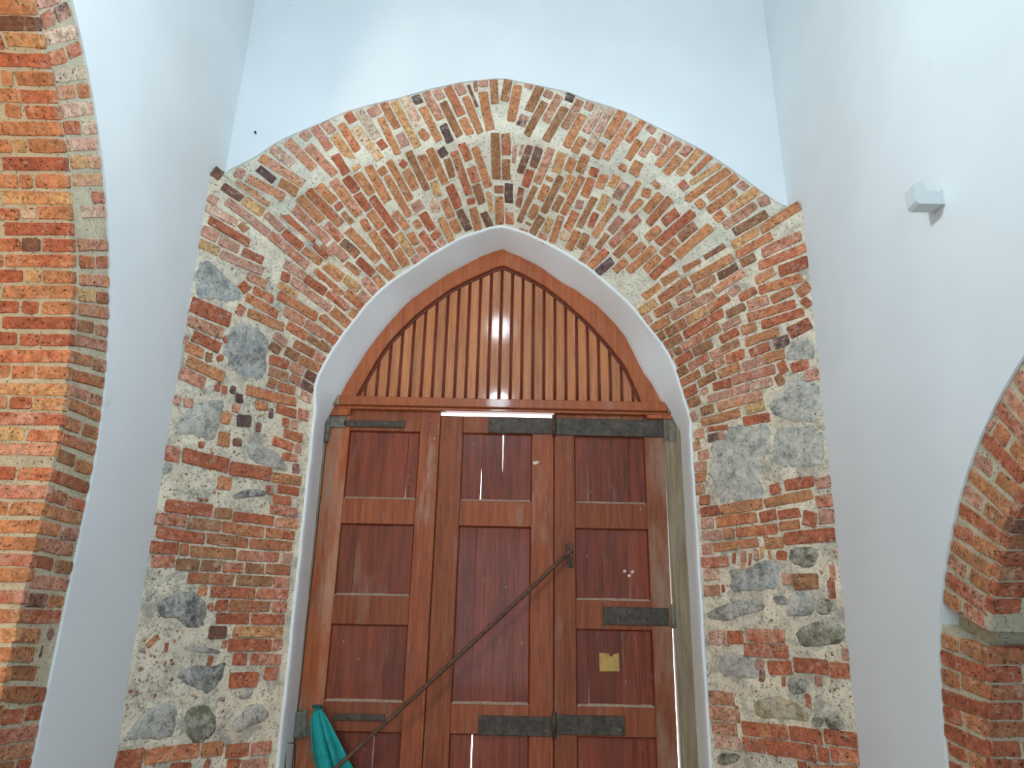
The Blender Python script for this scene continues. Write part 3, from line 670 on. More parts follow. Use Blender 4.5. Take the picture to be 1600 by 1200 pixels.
course(LJ, (0, 0), 4, '''-40 40 208 48 o;-40 150 242 158 d;-40 256 20 260 r;38 242 270 254 oy;-40 370 298 384 r;12 482 82 500 o;100 490 328 492 o;-40 592 126 600 o;134 600 350 606 or;38 690 130 700 o;160 702 374 710 ro;-40 800 394 806 o;-40 912 70 912 o;82 912 166 914 y;180 912 412 912 o;14 1022 426 1026 r;-40 1132 112 1136 o;124 1132 206 1136 o;224 1132 442 1136 or''', .054, CLJ)
course(LJ, (0, 300), 4, '''18 30 452 40 oy;-40 136 126 140 ro;132 130 228 130 yw;236 132 464 132 o;28 230 472 232 r;-40 330 130 330 or;140 330 252 332 d;264 332 482 336 r;-40 430 20 430 o;38 430 484 432 ro;-40 526 146 526 r;154 526 256 526 yo;268 530 486 532 o;18 626 482 626 o;-40 720 116 720 r;138 720 242 722 r;264 722 482 726 o;18 816 474 818 r;-40 916 106 916 r;130 922 242 926 r;250 926 466 926 r;-40 1026 456 1026 ro;-40 1120 62 1120 o;74 1126 216 1126 or;230 1126 448 1132 o''', .053, CLJ)
course(LJ, (0, 600), 4, '''-40 30 436 36 oy;-40 112 46 116 o;64 120 200 120 r;210 122 424 130 oy;-40 216 392 222 rp;-40 310 156 312 y;174 320 372 326 ro;-40 410 350 412 po;-40 556 96 556 r;114 560 332 566 ro;-40 670 304 676 rp;-40 780 46 780 o;64 778 288 782 o;-40 890 258 892 o;-40 996 238 1002 o;-40 1102 216 1110 pr;-40 1186 192 1192 o''', .053, CLJ)
course(LJ, (0, 900), 4, '''-40 130 156 132 pr;-40 250 132 252 o;-40 370 106 372 oy;-40 490 86 492 o;-40 616 56 618 o;-40 736 36 738 o;-40 856 8 858 o''', .053, CLJ)
# right side arch
RF, RJ = ['wall_ring_right_face0'], ['wall_ring_right_soffit0', 'wall_ring_right_soffit1']
course(RF, (1440, 540), 10, '1640 320 1900 640 o;1540 430 1860 860 pr;1310 735 1800 1300 po;1195 950 1690 1500 rp', .056, CRF)
course(RF, (1440, 640), 10, '1060 200 1110 270 p;1165 300 1350 500 ro;1420 560 1660 840 o;985 440 1600 1090 r;840 750 1100 960 p;1190 1050 1530 1310 o', .056, CRF)
course(RF, (1440, 750), 10, '745 -100 1400 500 o;655 165 945 390 bp;1000 430 1330 700 bo;545 420 1240 940 ro;505 750 795 910 rp;835 940 1190 1130 o', .056, CRF)
course(RF, (1440, 860), 10, '440 -120 1100 340 bo;405 110 695 350 pb;780 380 1080 590 ob;335 390 1020 870 rp;315 680 610 890 po;670 930 985 1110 rp', .056, CRF)
course(RF, (1440, 970), 10, '285 280 580 385 ob;620 370 970 550 o;300 550 995 830 r;325 850 595 950 br;635 940 985 1085 o', .056, CRF)
course(RF, (1440, 1080), 10, '295 50 1020 320 r;345 340 635 440 r;680 440 1025 600 o;370 620 1060 940 r;430 890 700 1010 r .8;755 1070 1085 1190 o;400 1160 700 1290 r', .056, CRF)
course(RJ, (1440, 750), 10, '1650 30 1900 20 r;1545 280 1850 270 r;1430 500 1850 490 r;1345 730 1850 720 d;1265 970 1850 955 br', .054, CRJ)
course(RJ, (1440, 860), 10, '1195 130 1850 115 r;1140 360 1850 360 rb;1095 610 1850 600 r;1045 870 1540 862 r', .056, CRJ)
course(RJ, (1440, 970), 10, '1000 560 1850 550 br 1.05;1030 840 1560 832 r 1.05;1610 832 1850 830 r;1030 1120 1850 1110 rb', .056, CRJ)
course(RJ, (1440, 1080), 10, '1035 310 1570 310 r 1.05;1620 310 1850 305 r;1040 600 1850 590 rb;1085 910 1530 905 r;1590 905 1850 900 rb;1105 1190 1850 1185 r', .056, CRJ)

lay()
def more_ring(par, X, sgn, c, R, fa, sa, a1, thick, flip=False):
    """the courses go on over the crown, beyond what the picture shows"""
    st = .069 / (R + .10); x0 = X + sgn * .012; mir = (lambda y: 2 * 1.2 - y) if flip else (lambda y: y)
    cols = ('r', 'o', 'ro', 'or', 'b', 'p', 'bo')
    def at(r, a, x): return Vector((x, mir(c[0] + r * math.cos(a)), c[1] + r * math.sin(a)))
    k = 0; a = fa + st
    while a < a1:
        if k % 2: brick(at(R + .004, a, x0), at(R + RW - .008, a, x0), Vector((-sgn, 0, 0)), .054, random.choice(cols), par)
        else:
            for r0, r1 in ((R + .004, R + .135), (R + .15, R + RW - .008)): brick(at(r0, a, x0), at(r1, a, x0), Vector((-sgn, 0, 0)), .054, random.choice(cols), par)
        a += st; k += 1
    a = sa + st; k = 0
    while a < a1:
        n = at(R - 1, a, 0) - at(R, a, 0); xa = X + sgn * .006; L = .27 if k % 2 else .13
        while (X + sgn * (thick - .05) - xa) * sgn > 0:
            xb = xa + sgn * L
            if (xb - X) * sgn > thick - .02: xb = X + sgn * (thick - .02)
            brick(at(R, a, xa), at(R, a, xb), n, .052, random.choice(cols), par); xa = xb + sgn * .012; L = .28
        a += st; k += 1
RLo, RRo = SURF['wall_ring_left_face0'][1], SURF['wall_ring_right_face0'][1]
aL = math.acos((1.2 - .523) / 2.432)
more_ring(RLo, XL, -1, (.523, 2.1), 2.432, TOPANG['LF'], TOPANG['LJ'], aL - .01, .72)
more_ring(RRo, XR, 1, (1.45, 1.0), 1.436, TOPANG['RF'], TOPANG['RJ'], math.radians(132), .62)
def more_jamb(par, X, sgn, yj, zt, thick):
    z = zt; k = 0; cols = ('r', 'o', 'ro', 'or', 'b', 'bo'); x0 = X + sgn * .012; nf = Vector((-sgn, 0, 0)); nj = Vector((0, -1, 0))
    while z > .03:
        for y0, y1 in (((.004, .28),) if k % 2 else ((.004, .135), (.15, .28))): brick(Vector((x0, yj + y0, z)), Vector((x0, yj + y1, z)), nf, .052, random.choice(cols), par)
        xa = .006
        for L in ((.14, .30) if k % 2 else (.28, .30)):
            xb = min(xa + L, thick - .02)
            if xb - xa > .05: brick(Vector((X + sgn * xa, yj, z)), Vector((X + sgn * xb, yj, z)), nj, .052, random.choice(cols), par)
            xa = xb + .012
        z -= .068; k += 1
more_jamb(RLo, XL, -1, .523 + 2.432, .93, .72)
more_jamb(RRo, XR, 1, 1.45 + 1.436, .97, .62)
# stones of the rubble
def stone(org, sc, txt, code, rise=.02):
    q = [float(a) for a in txt.split()]; px = [(org[0] + q[i] / sc, org[1] + q[i + 1] / sc) for i in range(0, len(q), 2)]
    hs = [hit(FR, *p) for p in px]; hs = [h for h in hs if h]
    if len(hs) < 4: return
    P = [h[1] for h in hs]; c = sum(P, Vector()) / len(P); n = sum((h[2] for h in hs), Vector()).normalized(); par = SURF[hs[0][3]][1]
    # smooth closed outline
    ring_ = []
    L = len(P)
    for i in range(L):
        a, b, d2 = P[i - 1], P[i], P[(i + 1) % L]
        ring_ += [(a + b * 6 + d2) / 8, (b * 3 + d2) / 4, (b + d2) / 2, (b + d2 * 3) / 4]
    ring_ = [p + (p - c) * (.10 * nz(p, 30, 6) + .08 * nz(p, 70, 2)) for p in ring_]
    rise *= .42
    v = []; f = []; N = len(ring_)
    for sc_, h in ((1.04, -.03), (1.02, -.007), (.93, rise * .25 - .001), (.76, rise * .8), (.4, rise)):
        for p in ring_:
            q_ = c + (p - c) * sc_
            v.append(q_ + n * (h + (.004 * nz(q_, 34, 4) + .004 * nz(q_, 13, 8) if h > -.005 else 0)))
    for k in range(4):
        for i in range(N): f.append((k * N + i, k * N + (i + 1) % N, (k + 1) * N + (i + 1) % N, (k + 1) * N + i))
    v.append(c + n * rise); f += [(4 * N + i, 4 * N + (i + 1) % N, 5 * N) for i in range(N)]
    o = mesh_obj('stone', v, f, mat_stone(code), par, smooth=True); fix_normals(o)
    for a, b in zip(px, px[1:] + px[:1]): PXB.append((*a, *b))
G_ = (250, 400); L_ = (220, 600); M_ = (180, 800); N_ = (170, 975); H_ = (1000, 400); I_ = (1060, 600); J_ = (1060, 800); K_ = (1060, 975)
for org, txt, code, rise in (
    (G_, '295 150 325 20 450 60 530 150 670 285 695 370 590 385 440 355 280 370', 'B', .012), (G_, '600 560 700 545 870 610 920 720 900 860 880 1010 780 1030 640 990 535 880 525 740 560 640', 'B', .014),
    (L_, '245 240 400 180 560 130 700 130 690 230 640 400 600 490 440 430 240 400', 'g', .016), (L_, '850 495 1000 500 1130 560 1185 640 1245 735 1090 700 920 645 880 560', 'g', .014), (L_, '760 930 880 870 1040 880 1050 930 900 945 780 965', 'D', .01),
    (L_, '175 740 195 645 260 640 280 700 220 755', 'g', .01), (M_, '330 720 480 700 640 650 700 680 780 780 740 900 740 960 580 970 530 880 370 890', 'D', .018), (M_, '210 720 250 640 300 640 310 720 260 760', 'g', .012),
    (N_, '560 400 720 340 860 360 980 310 970 400 900 520 820 590 740 540 620 510', 'D', .024), (N_, '85 920 220 820 380 680 540 640 570 740 540 920 440 970 250 960 105 980', 'g', .018), (N_, '620 760 700 680 820 660 900 780 890 900 780 1000 700 1000 650 920', 'V', .034),
    (N_, '1060 740 1180 660 1320 680 1345 790 1200 840 1060 930 1030 850', 'g', .02), (N_, '580 200 720 180 900 210 960 250 800 245', 'g', .008), (N_, '155 400 500 400 540 460 300 480 155 465', 'g', .01), (N_, '1060 600 1200 520 1210 600 1120 640', 'g', .01),
    (H_, '1240 730 1440 665 1470 850 1390 870 1240 870 1215 850', 'L', .008), (H_, '1200 1040 1350 1040 1490 1060 1510 1180 1300 1190 1190 1180', 'L', .010),
    (I_, '760 130 900 30 1185 20 1215 250 1195 315 960 330 850 285 755 240', 'L', .012), (I_, '260 480 400 385 450 325 600 335 745 315 775 400 765 560 740 600 660 680 670 830 735 900 700 975 520 985 330 1000 265 900 255 700', 'L', .014),
    (I_, '810 380 930 355 1215 335 1240 500 1250 660 1150 695 900 715 790 640 795 500', 'L', .012), (J_, '405 470 560 475 690 395 800 385 850 480 855 600 780 665 600 650 480 680 420 620 440 560', 'B', .02), (J_, '910 330 1000 275 1150 290 1175 380 1100 470 1000 460 920 400', 'V', .024),
    (J_, '925 660 1140 645 1130 860 1000 880 885 870 910 760', 'L', .016), (J_, '1145 710 1285 725 1270 860 1140 860', 'V', .02), (J_, '960 980 1200 890 1370 930 1395 1080 1200 1120 1000 1130', 'V', .022), (J_, '440 740 640 720 760 800 560 860 400 920 225 880 255 820', 'g', .014),
    (K_, '330 250 520 235 620 300 685 400 660 465 520 440 330 440', 'g', .016), (K_, '920 430 1060 460 1080 560 980 600 900 540', 'D', .022), (K_, '620 640 800 590 980 650 1090 760 1080 820 900 790 640 790', 'Y', .02), (K_, '1230 765 1370 770 1390 890 1260 890 1220 820', 'V', .022),
    (K_, '1110 765 1210 790 1200 860 1110 850', 'V', .016), (K_, '300 1075 540 1080 480 1160 330 1190', 'V', .016), (J_, '760 700 900 690 915 770 830 780', 'D', .012)):
    stone(org, Z3, txt, code, rise)

# loose chips in the mortar: uncountable, one part per splay
def chips(key, quad, count, seed):
    R = random.Random(seed); V = [[], [], [], []]; F = [[], [], [], []]
    for _ in range(count * 6):
        u, t = R.random(), R.random()
        x = (quad[0][0] * (1 - t) + quad[1][0] * t) * (1 - u) + (quad[3][0] * (1 - t) + quad[2][0] * t) * u
        y = (quad[0][1] * (1 - t) + quad[1][1] * t) * (1 - u) + (quad[3][1] * (1 - t) + quad[2][1] * t) * u
        ok = True
        for a, b, c, d in PXB:
            if min(a, c) - 12 > x or max(a, c) + 12 < x or min(b, d) - 12 > y or max(b, d) + 12 < y: continue
            ll = (c - a) ** 2 + (d - b) ** 2; q = max(0, min(1, ((x - a) * (c - a) + (y - b) * (d - b)) / max(ll, 1e-6)))
            if math.hypot(x - a - q * (c - a), y - b - q * (d - b)) < 10.5: ok = False; break
        if not ok: continue
        h = hit([key], x, y)
        if not h: continue
        r = R.uniform(.004, .011) * (1.5 if R.random() < .15 else 1); kk = R.choice((0, 1, 2, 3, 3, 3, 3)); n = h[2]; a = n.orthogonal().normalized(); b = n.cross(a); b0 = len(V[kk])
        ph = R.random() * 6; N = 5
        for i in range(N): g = r * R.uniform(.6, 1.3); V[kk].append(h[1] + a * (g * math.cos(ph + i * 6.283 / N)) + b * (g * math.sin(ph + i * 6.283 / N)) - n * .004)
        V[kk].append(h[1] + n * R.uniform(.004, .009))
        F[kk] += [(b0 + i, b0 + (i + 1) % N, b0 + N) for i in range(N)]
        count -= 1
        if count <= 0: break
    for kk, mt in enumerate((mat_brick('rp'), mat_brick('b'), mat_stone('g'), M_RUB)):
        if V[kk]: mesh_obj('rubble_chips', V[kk], F[kk], mt, SURF[key][1], kind='stuff')
chips('sl', [(322, 400), (430, 430), (430, 1195), (182, 1195)], 520, 3)
chips('sr', [(1130, 620), (1275, 500), (1340, 1195), (1112, 1195)], 520, 5)

# ------------------------------------------------------------------ tympanum
T_IN = [(546, 650), (556, 623), (567, 603), (592, 560), (612, 532), (648, 496), (669, 479), (702, 455), (734, 438), (768, 423), (784.5, 416), (815, 429), (851, 449), (881, 472), (917, 504), (949, 539), (977, 575), (990, 603), (1000, 626), (1010, 655)]
ty = empty('tympanum_panel', (-.08, YD, 3.1), label='pointed wooden tympanum of vertical varnished boards above the door', cat='panel')
def band(name, po, pi, y0, y1, mat, parent, n=60):
    po = resample(po, n); pi = resample(pi, n); v = []; f = []
    for a, b in zip(po, pi):
        A = onY(*a, YD); B = onY(*b, YD); e = .006
        d = (B - A).normalized()
        A2 = A + d * e; B2 = B - d * e
        v += [(A.x, y1, A.z), (A.x, y0 + e, A.z), (A2.x, y0, A2.z), (B2.x, y0, B2.z), (B.x, y0 + e, B.z), (B.x, y1, B.z)]
    for i in range(n - 1):
        for k in range(6): f.append((i * 6 + k, i * 6 + (k + 1) % 6, (i + 1) * 6 + (k + 1) % 6, (i + 1) * 6 + k))
    f += [tuple(range(6)), tuple(range((n - 1) * 6 + 5, (n - 1) * 6 - 1, -1))]
    return fix_normals(mesh_obj(name, v, f, mat, parent))
# outer edge of the frame is tucked into the plaster
def grow(P, c, k): return [(c[0] + (x - c[0]) * k, c[1] + (y - c[1]) * k) for x, y in P]
band('arch_frame', grow([(519, 650)] + T_OUT + [(1044, 655)], (785, 630), 1.03), T_IN, YD - .03, YD + .04, M_FRAME, ty)
T_MOLD = grow(T_IN, (785, 640), .980)
band('bead', T_IN, T_MOLD, YD - .002, YD + .03, M_GROOVE, ty)
tin = [onY(x, y, YD) for x, y in resample(grow(T_IN[1:-1], (785, 630), 1.02), 200)]
def ztop(x):
    for a, b in zip(tin, tin[1:]):
        if a.x <= x <= b.x: return a.z + (b.z - a.z) * (x - a.x) / max(1e-6, b.x - a.x)
    return None
gx = [onY(571 + 17.42 * i, 603, YD).x for i in range(-1, 26)]
for a, b in zip(gx, gx[1:]):
    a2, b2 = max(a, tin[0].x + .002), min(b, tin[-1].x - .002)
    if b2 - a2 < .02: continue
    g = .0098; a3, b3 = a2 + g, b2 - g
    zs = [(x, ztop(x)) for x in (b3, (a3 + b3) / 2, a3)]
    ap = tin[max(range(200), key=lambda i: tin[i].z)]
    if a3 < ap.x < b3: zs[1] = (ap.x, ap.z)
    quad = [(a3, 3.055), (b3, 3.055)] + [(x, max(z, 3.07)) for x, z in zs]
    bo = hexa('board', quad, YD + .006, YD + .03, .004, M_BOARD, ty)
    for xx in (a2 - .0045, a2 + .0045):
        zt = ztop(xx) or 3.05
        if zt > 3.07: tube('bead', [(xx, YD + .013, 3.06), (xx, YD + .013, zt)], .0040, M_BEAD, bo, 6)
hexa('backing', [(tin[0].x, 3.045), (tin[-1].x, 3.045)] + [(p.x, p.z) for p in reversed(tin[::4])], YD + .026, YD + .05, .001, M_GROOVE, ty)

# transom beam
tr = empty('transom_beam', (-.08, YD, 3.03), label='wooden transom beam between tympanum and door leaves', cat='beam')
tp = [onY(520, 613, YD - .06), onY(1051, 634, YD - .06)]
zc = (tp[0].z + tp[1].z) / 2
def beam(name, y0, y1, zt, zb, x0, x1, mat, e=.006): return hexa(name, [(x0, zb), (x1, zb), (x1, zt), (x0, zt)], y0, y1, e, mat, tr)
TZ = onY(785, 623, YD - .06).z; TB = onY(785, 637, YD - .06).z
beam('beam', YD - .06, YD + .05, TZ, TB, onY(529, 640, YD - .06).x, onY(1044, 640, YD - .06).x, M_FRAME)
beam('beam_end', YD - .062, YD + .04, TZ + .004, TB - .002, onY(519, 640, YD - .06).x, onY(529, 640, YD - .06).x, M_POST)
beam('beam_end', YD - .062, YD + .04, TZ + .002, TB - .01, onY(1044, 640, YD - .06).x, onY(1054, 640, YD - .06).x, M_POST)
beam('lower_moulding', YD - .035, YD + .03, TB + .001, TB - .022, onY(524, 640, YD - .035).x, onY(1050, 640, YD - .035).x, M_FRAME, .004)

# ------------------------------------------------------------------ door leaves
JX = [-1.317, -.509, .308, 1.098]
ZP = [(2.858, 2.372), (2.200, 1.727), (1.545, 1.078), (.906, .30)]
LT = TB - .026
PX = [(onY(541, 728, YD).x, onY(653, 728, YD).x), (onY(720.5, 735, YD).x, onY(831, 735, YD).x), (onY(898, 735, YD).x, onY(1009, 735, YD).x)]
DL = ['left wooden door leaf with four square panels and short iron straps', 'middle wooden door leaf with a tall centre panel', 'right wooden door leaf with a yellowed paper scrap on its third panel']
doors = []
def planks(panel, x0, x1, z0, z1, joints, gaps, mat):
    xs = [x0 - .012] + joints + [x1 + .012]
    for i in range(len(xs) - 1):
        a, b = xs[i], xs[i + 1]
        ga = gaps.get(i, (-.001, -.001)); gb = gaps.get(i + 1, (-.001, -.001))
        quad = [(a + (ga[1] if i else 0), z0 - .012), (b - (gb[1] if i < len(xs) - 2 else 0), z0 - .012), (b - (gb[0] if i < len(xs) - 2 else 0), z1 + .012), (a + (ga[0] if i else 0), z1 + .012)]
        hexa('plank', quad, YD + .021 + .003 * (i % 2), YD + .036 + .003 * (i % 2), .002, mat, panel)
def leaf(i, ztop_, gapR=0.0):
    x0, x1 = JX[i], JX[i + 1]; p0, p1 = PX[i]
    d = empty('door_%d' % (i + 1), ((x0 + x1) / 2, YD, 0), kind='structure', label=DL[i])
    y0, y1 = YD, YD + .045
    x1b = x1 - gapR
    hexa('stile', [(x0 + .003, .02), (p0, .02), (p0, ztop_), (x0 + .003, ztop_)], y0, y1, .004, M_WEATH2 if i == 0 else M_STILE, d)
    hexa('stile', [(p1, .02), (x1b - .003, .02), (x1 - .002, ztop_), (p1, ztop_)], y0, y1, .004, M_WEATH if i == 2 else M_STILE, d)
    zz = [(ztop_, ZP[0][0]), (ZP[0][1], ZP[1][0])]
    pan = [ZP[0]]
    if i == 1: pan += [(ZP[1][0], ZP[2][1]), ZP[3]]; zz += [(ZP[2][1], ZP[3][0])]
    else: pan += ZP[1:]; zz += [(ZP[1][1], ZP[2][0]), (ZP[2][1], ZP[3][0])]
    zz.append((ZP[3][1], .02))
    for t, b in zz: hexa('rail', [(p0 + .0005, b), (p1 - .0005, b), (p1 - .0005, t), (p0 + .0005, t)], y0 + .0015, y1, .003, M_STILE, d)
    for t, b in pan:
        pn = empty('panel', (0, 0, 0)); pn.parent = d; pn.location = Vector(((p0 + p1) / 2, YD + .03, b)) - Vector(d.location)
        wv = p1 - p0; k = (t, b)
        J = {(0, 0): [.36, .55, .84], (0, 1): [.22, .70], (0, 2): [.12, .72], (0, 3): [.3, .66],
             (1, 0): [.285, .585], (1, 1): [.25, .52, .78], (1, 2): [.28, .62], (2, 0): [.19, .52, .78], (2, 1): [.36, .72], (2, 2): [.16, .6, .82], (2, 3): [.34, .7]}[(i, pan.index(k))]
        G = {(0, 0): {3: (-.0003, .0010)}, (1, 0): {1: (-.004, .0042), 2: (.0042, -.003)}, (1, 2): {1: (.004, .003)}, (2, 0): {1: (.0004, .0008)}, (2, 2): {1: (-.0002, .0009)}, (0, 3): {2: (.0010, .0008)}, (2, 1): {1: (-.002, .0008)}, (0, 1): {1: (-.002, .0008)}}.get((i, pan.index(k)), {})
        planks(pn, p0, p1, b, t, [p0 + wv * q for q in J], G, M_PANEL)
        # bevelled ledge at the foot, dark bead at the head and sides
        e = .016
        v = [(p0, y0 + .002, b), (p1, y0 + .002, b), (p1 - e, YD + .024, b + e), (p0 + e, YD + .024, b + e), (p0, YD + .034, b), (p1, YD + .034, b)]
        fix_normals(mesh_obj('ledge', v, [(0, 1, 2, 3), (0, 4, 5, 1), (4, 3, 2, 5), (0, 3, 4), (1, 5, 2)], M_LEDGE, pn))
        v = [(p0, y0 + .004, t), (p1, y0 + .004, t), (p1 - e * .6, YD + .024, t - e * .6), (p0 + e * .6, YD + .024, t - e * .6), (p0, YD + .034, t), (p1, YD + .034, t)]
        fix_normals(mesh_obj('moulding', v, [(0, 1, 2, 3), (0, 4, 5, 1), (4, 3, 2, 5), (0, 3, 4), (1, 5, 2)], M_PANEL, pn))
        for xa, sg in ((p0, 1), (p1, -1)):
            v = [(xa, y0 + .004, b), (xa, y0 + .004, t), (xa + sg * e * .6, YD + .024, t - e * .6), (xa + sg * e * .6, YD + .024, b + e), (xa, YD + .034, b), (xa, YD + .034, t)]
            fix_normals(mesh_obj('moulding', v, [(0, 1, 2, 3), (0, 4, 5, 1), (4, 3, 2, 5), (0, 3, 4), (1, 5, 2)], M_PANEL, pn))
    if i < 2: hexa('rebate', [(x1 - .03, .02), (x1 + .03, .02), (x1 + .03, ztop_ - .03), (x1 - .03, ztop_ - .03)], y1 + .001, y1 + .02, .002, M_STILE, d)
    doors.append(d); return d
leaf(0, LT + .02); leaf(1, LT - .024); leaf(2, LT + .004, .014)
def strap(d, x0, x1, z0, z1, mat, rivets, name='hinge_strap'):
    s = box(name, (x0, YD - .011, z0), (x1, YD + .003, z1), mat, d, .003)
    for fx, fz in rivets:
        c = Vector((x0 + (x1 - x0) * fx, YD - .011, z0 + (z1 - z0) * fz)); v = []; f = []; N = 8
        for k, (r, h) in enumerate(((.008, -.001), (.0065, .004), (.003, .006))):
            for j in range(N): a = 6.2832 * j / N; v.append(c + Vector((r * math.cos(a), -h, r * math.sin(a))))
        for k in range(2):
            for j in range(N): f.append((k * N + j, k * N + (j + 1) % N, (k + 1) * N + (j + 1) % N, (k + 1) * N + j))
        f.append(tuple(range(2 * N, 3 * N))); fix_normals(mesh_obj('rivet', v, f, M_IRONG if mat == M_IRON and random.random() < .35 else mat, s))
    return s
def px(x, y): p = onY(x, y, YD - .011); return p.x, p.z
def pstrap(i, xa, ya, xb, yb, mat=M_IRON, riv=()):
    x0, z1 = px(xa, ya); x1, z0 = px(xb, yb); return strap(doors[i], x0, x1, z0, z1, mat, riv)
R5 = ((.08, .75), (.22, .25), (.4, .75), (.6, .25), (.8, .75), (.93, .3))
pstrap(0, 538, 656, 632, 668, M_IRON, ((.2, .5), (.67, .5)))
pstrap(0, 513, 648, 540, 668, M_IRONG)
pstrap(1, 764, 652, 861, 678, M_IRON, R5)
pstrap(2, 869, 653, 1037, 683, M_IRON, R5)
pstrap(2, 943, 948, 1046, 978, M_IRON, R5[:5])
pstrap(1, 748, 1118, 861, 1151, M_IRON, R5)
pstrap(2, 869, 1117, 976, 1150, M_IRON, R5)
pstrap(0, 521, 1115, 600, 1127, M_IRON, ((.3, .5), (.7, .5)))
def barrel(i, x, ya, yb, r=.014, mat=M_IRON):
    a = onY(x, ya, YD - .012); b = onY(x, yb, YD - .012); tube('hinge_barrel', [(a.x, YD - .012, a.z), (a.x, YD - .012, b.z)], r, mat, doors[i], 10)
barrel(1, 865.5, 649, 681); barrel(1, 865.5, 1112, 1154); barrel(2, 1039, 650, 688, .016, M_IRONG); barrel(2, 1051, 944, 982, .014, M_IRONG)
barrel(0, 514, 648, 690, .018, M_IRONG); barrel(0, 476, 1108, 1150, .020, M_IRONG)
# frame post beside the right leaf, and the left one
po = empty('trim_1', (1.15, YD, 0), kind='structure', label='pale bare wooden frame post right of the door')
hexa('post', [(JX[3] + .004, 0), (XJR + .06, 0), (XJR + .06, TB), (JX[3] + .004, TB)], YD - .012, YD + .06, .004, M_POST, po)
hexa('hinge_plate', [px(1045, 690), px(1056, 690), px(1056, 655), px(1045, 655)], YD - .02, YD - .008, .003, M_IRONG, po)
po2 = empty('trim_2', (-1.32, YD, 0), kind='structure', label='narrow weathered frame post left of the door')
hexa('post', [(XJL - .06, 0), (JX[0] - .001, 0), (JX[0] - .001, TB), (XJL - .06, TB)], YD - .006, YD + .06, .004, M_POST, po2)
hexa('hinge_plate', [px(459, 1152), px(480, 1152), px(480, 1112), px(459, 1112)], YD - .03, YD - .006, .004, M_IRONG, po2)
# threshold rebate behind the left and right leaves stops the light there
hexa('rebate', [(JX[0] - .02, 0), (JX[0] + .05, 0), (JX[0] + .05, TB), (JX[0] - .02, TB)], YD + .05, YD + .08, .002, M_POST, po2)

# ------------------------------------------------------------------ things on and by the door
a = onY(886, 866, YD - .066); b = onY(536, 1188, YD - .235); e_ = a.lerp(b, (a.x - (XJL + .045)) / (a.x - b.x))
bar = empty('door_bar', e_, label='thin rusty iron bar leaning diagonally across the door leaves', cat='bar')
n0 = 14; pts = [a.lerp(e_, i / n0) + Vector((0, 0, -.012 * math.sin(math.pi * i / n0))) for i in range(n0 + 1)]
tube('rod', pts, .0125, M_RUST, bar, 10)
d_ = (a - e_).normalized()
hk = [a + d_ * t + Vector((x, y, z)) for t, x, y, z in ((-.01, 0, 0, 0), (.012, .004, -.002, .004), (.024, .010, .002, .004), (.030, .018, .008, -.004))]
tube('hook', hk, [.0125, .013, .012, .010], M_RUST, bar, 10)
st = empty('bar_staple', onY(888, 868, YD), label='small iron staple on the right door leaf holding the bar end', cat='staple')
s1 = onY(885, 852, YD); s2 = onY(891, 884, YD)
tube('loop', [s1 + Vector((0, .004, 0)), s1 + Vector((0, -.024, .004)), s1.lerp(s2, .25) + Vector((0, -.034, 0)), s1.lerp(s2, .75) + Vector((0, -.034, 0)), s2 + Vector((0, -.024, -.004)), s2 + Vector((0, .004, 0))], .0065, M_RUST, st, 8)
hexa('plate', [(s2.x - .025, s2.z - .012), (s2.x + .025, s2.z - .012), (s2.x + .025, s1.z + .012), (s2.x - .025, s1.z + .012)], YD - .004, YD + .002, .002, M_RUST, st)

# teal rag
def rag():
    top = onY(496, 1102, YD - .10); rt = empty('rag', top, label='frayed teal cloth rag hanging on the left door hinge', cat='rag')
    v = []; f = []; nu, nv = 36, 26
    rows = []
    for j in range(nv + 1):
        t = j / nv; yy = 1102 + 190 * t
        xl = 489 - 12 * math.sin(min(1, t * 2.2) * math.pi / 2) + 34 * max(0, t - .12) ; xr = 501 + 92 * t ** 1.0
        if t < .04: xl, xr = 491 + 0, 503
        A = onY(xl, yy, YD - .10); B = onY(xr, yy, YD - .10)
        for i in range(nu + 1):
            u = i / nu; p = A.lerp(B, u)
            amp = .006 + .065 * min(1, t * 2.0)
            dy = amp * ((abs(math.sin(u * 7.5 + .6 + t * .9)) - .5) * 1.1 + math.sin(u * 25 - 1 + t * 3) * .22 + math.sin(u * 9 + t * 21) * .06 + math.sin(u * 3.1) * -.5) + .006 * nz(p, 18, 2)
            v.append((p.x + .004 * math.sin(u * 25 + t * 5), p.y + dy, p.z))
    for j in range(nv):
        for i in range(nu): q = j * (nu + 1) + i; f.append((q, q + 1, q + nu + 2, q + nu + 1))
    o = mesh_obj('cloth', v, f, M_TEAL, rt, smooth=True)
    sm = o.modifiers.new('thick', 'SOLIDIFY'); sm.thickness = .003
    # frayed threads along the left edge
    R = random.Random(4); tv = []; tf = []
    for _ in range(130):
        j = R.randint(4, nv); p = Vector(v[j * (nu + 1) + R.randint(0, 1)]); L = R.uniform(.02, .06)
        q = p + Vector((-L * R.uniform(.3, 1), -.008, -L * R.uniform(.2, 1))); mid = (p + q) / 2 + Vector((0, -.006, .006)); b0 = len(tv); k = Vector((.0009, 0, .0013))
        tv += [p - k, p + k, mid - k, mid + k, q - k * .5, q + k * .5]; tf += [(b0, b0 + 1, b0 + 3, b0 + 2), (b0 + 2, b0 + 3, b0 + 5, b0 + 4)]
    mesh_obj('frayed_threads', tv, tf, M_TEAL, rt, kind='stuff')
    ct = onY(496, 1104, YD - .115); r = .026
    tube('knot', [ct + Vector((r * math.cos(t_), .5 * r * math.sin(t_), 0)) for t_ in [i * .55 for i in range(12)]], .009, mat_plain('teal_knot', (22, 96, 96), .9), rt, 8)
rag()
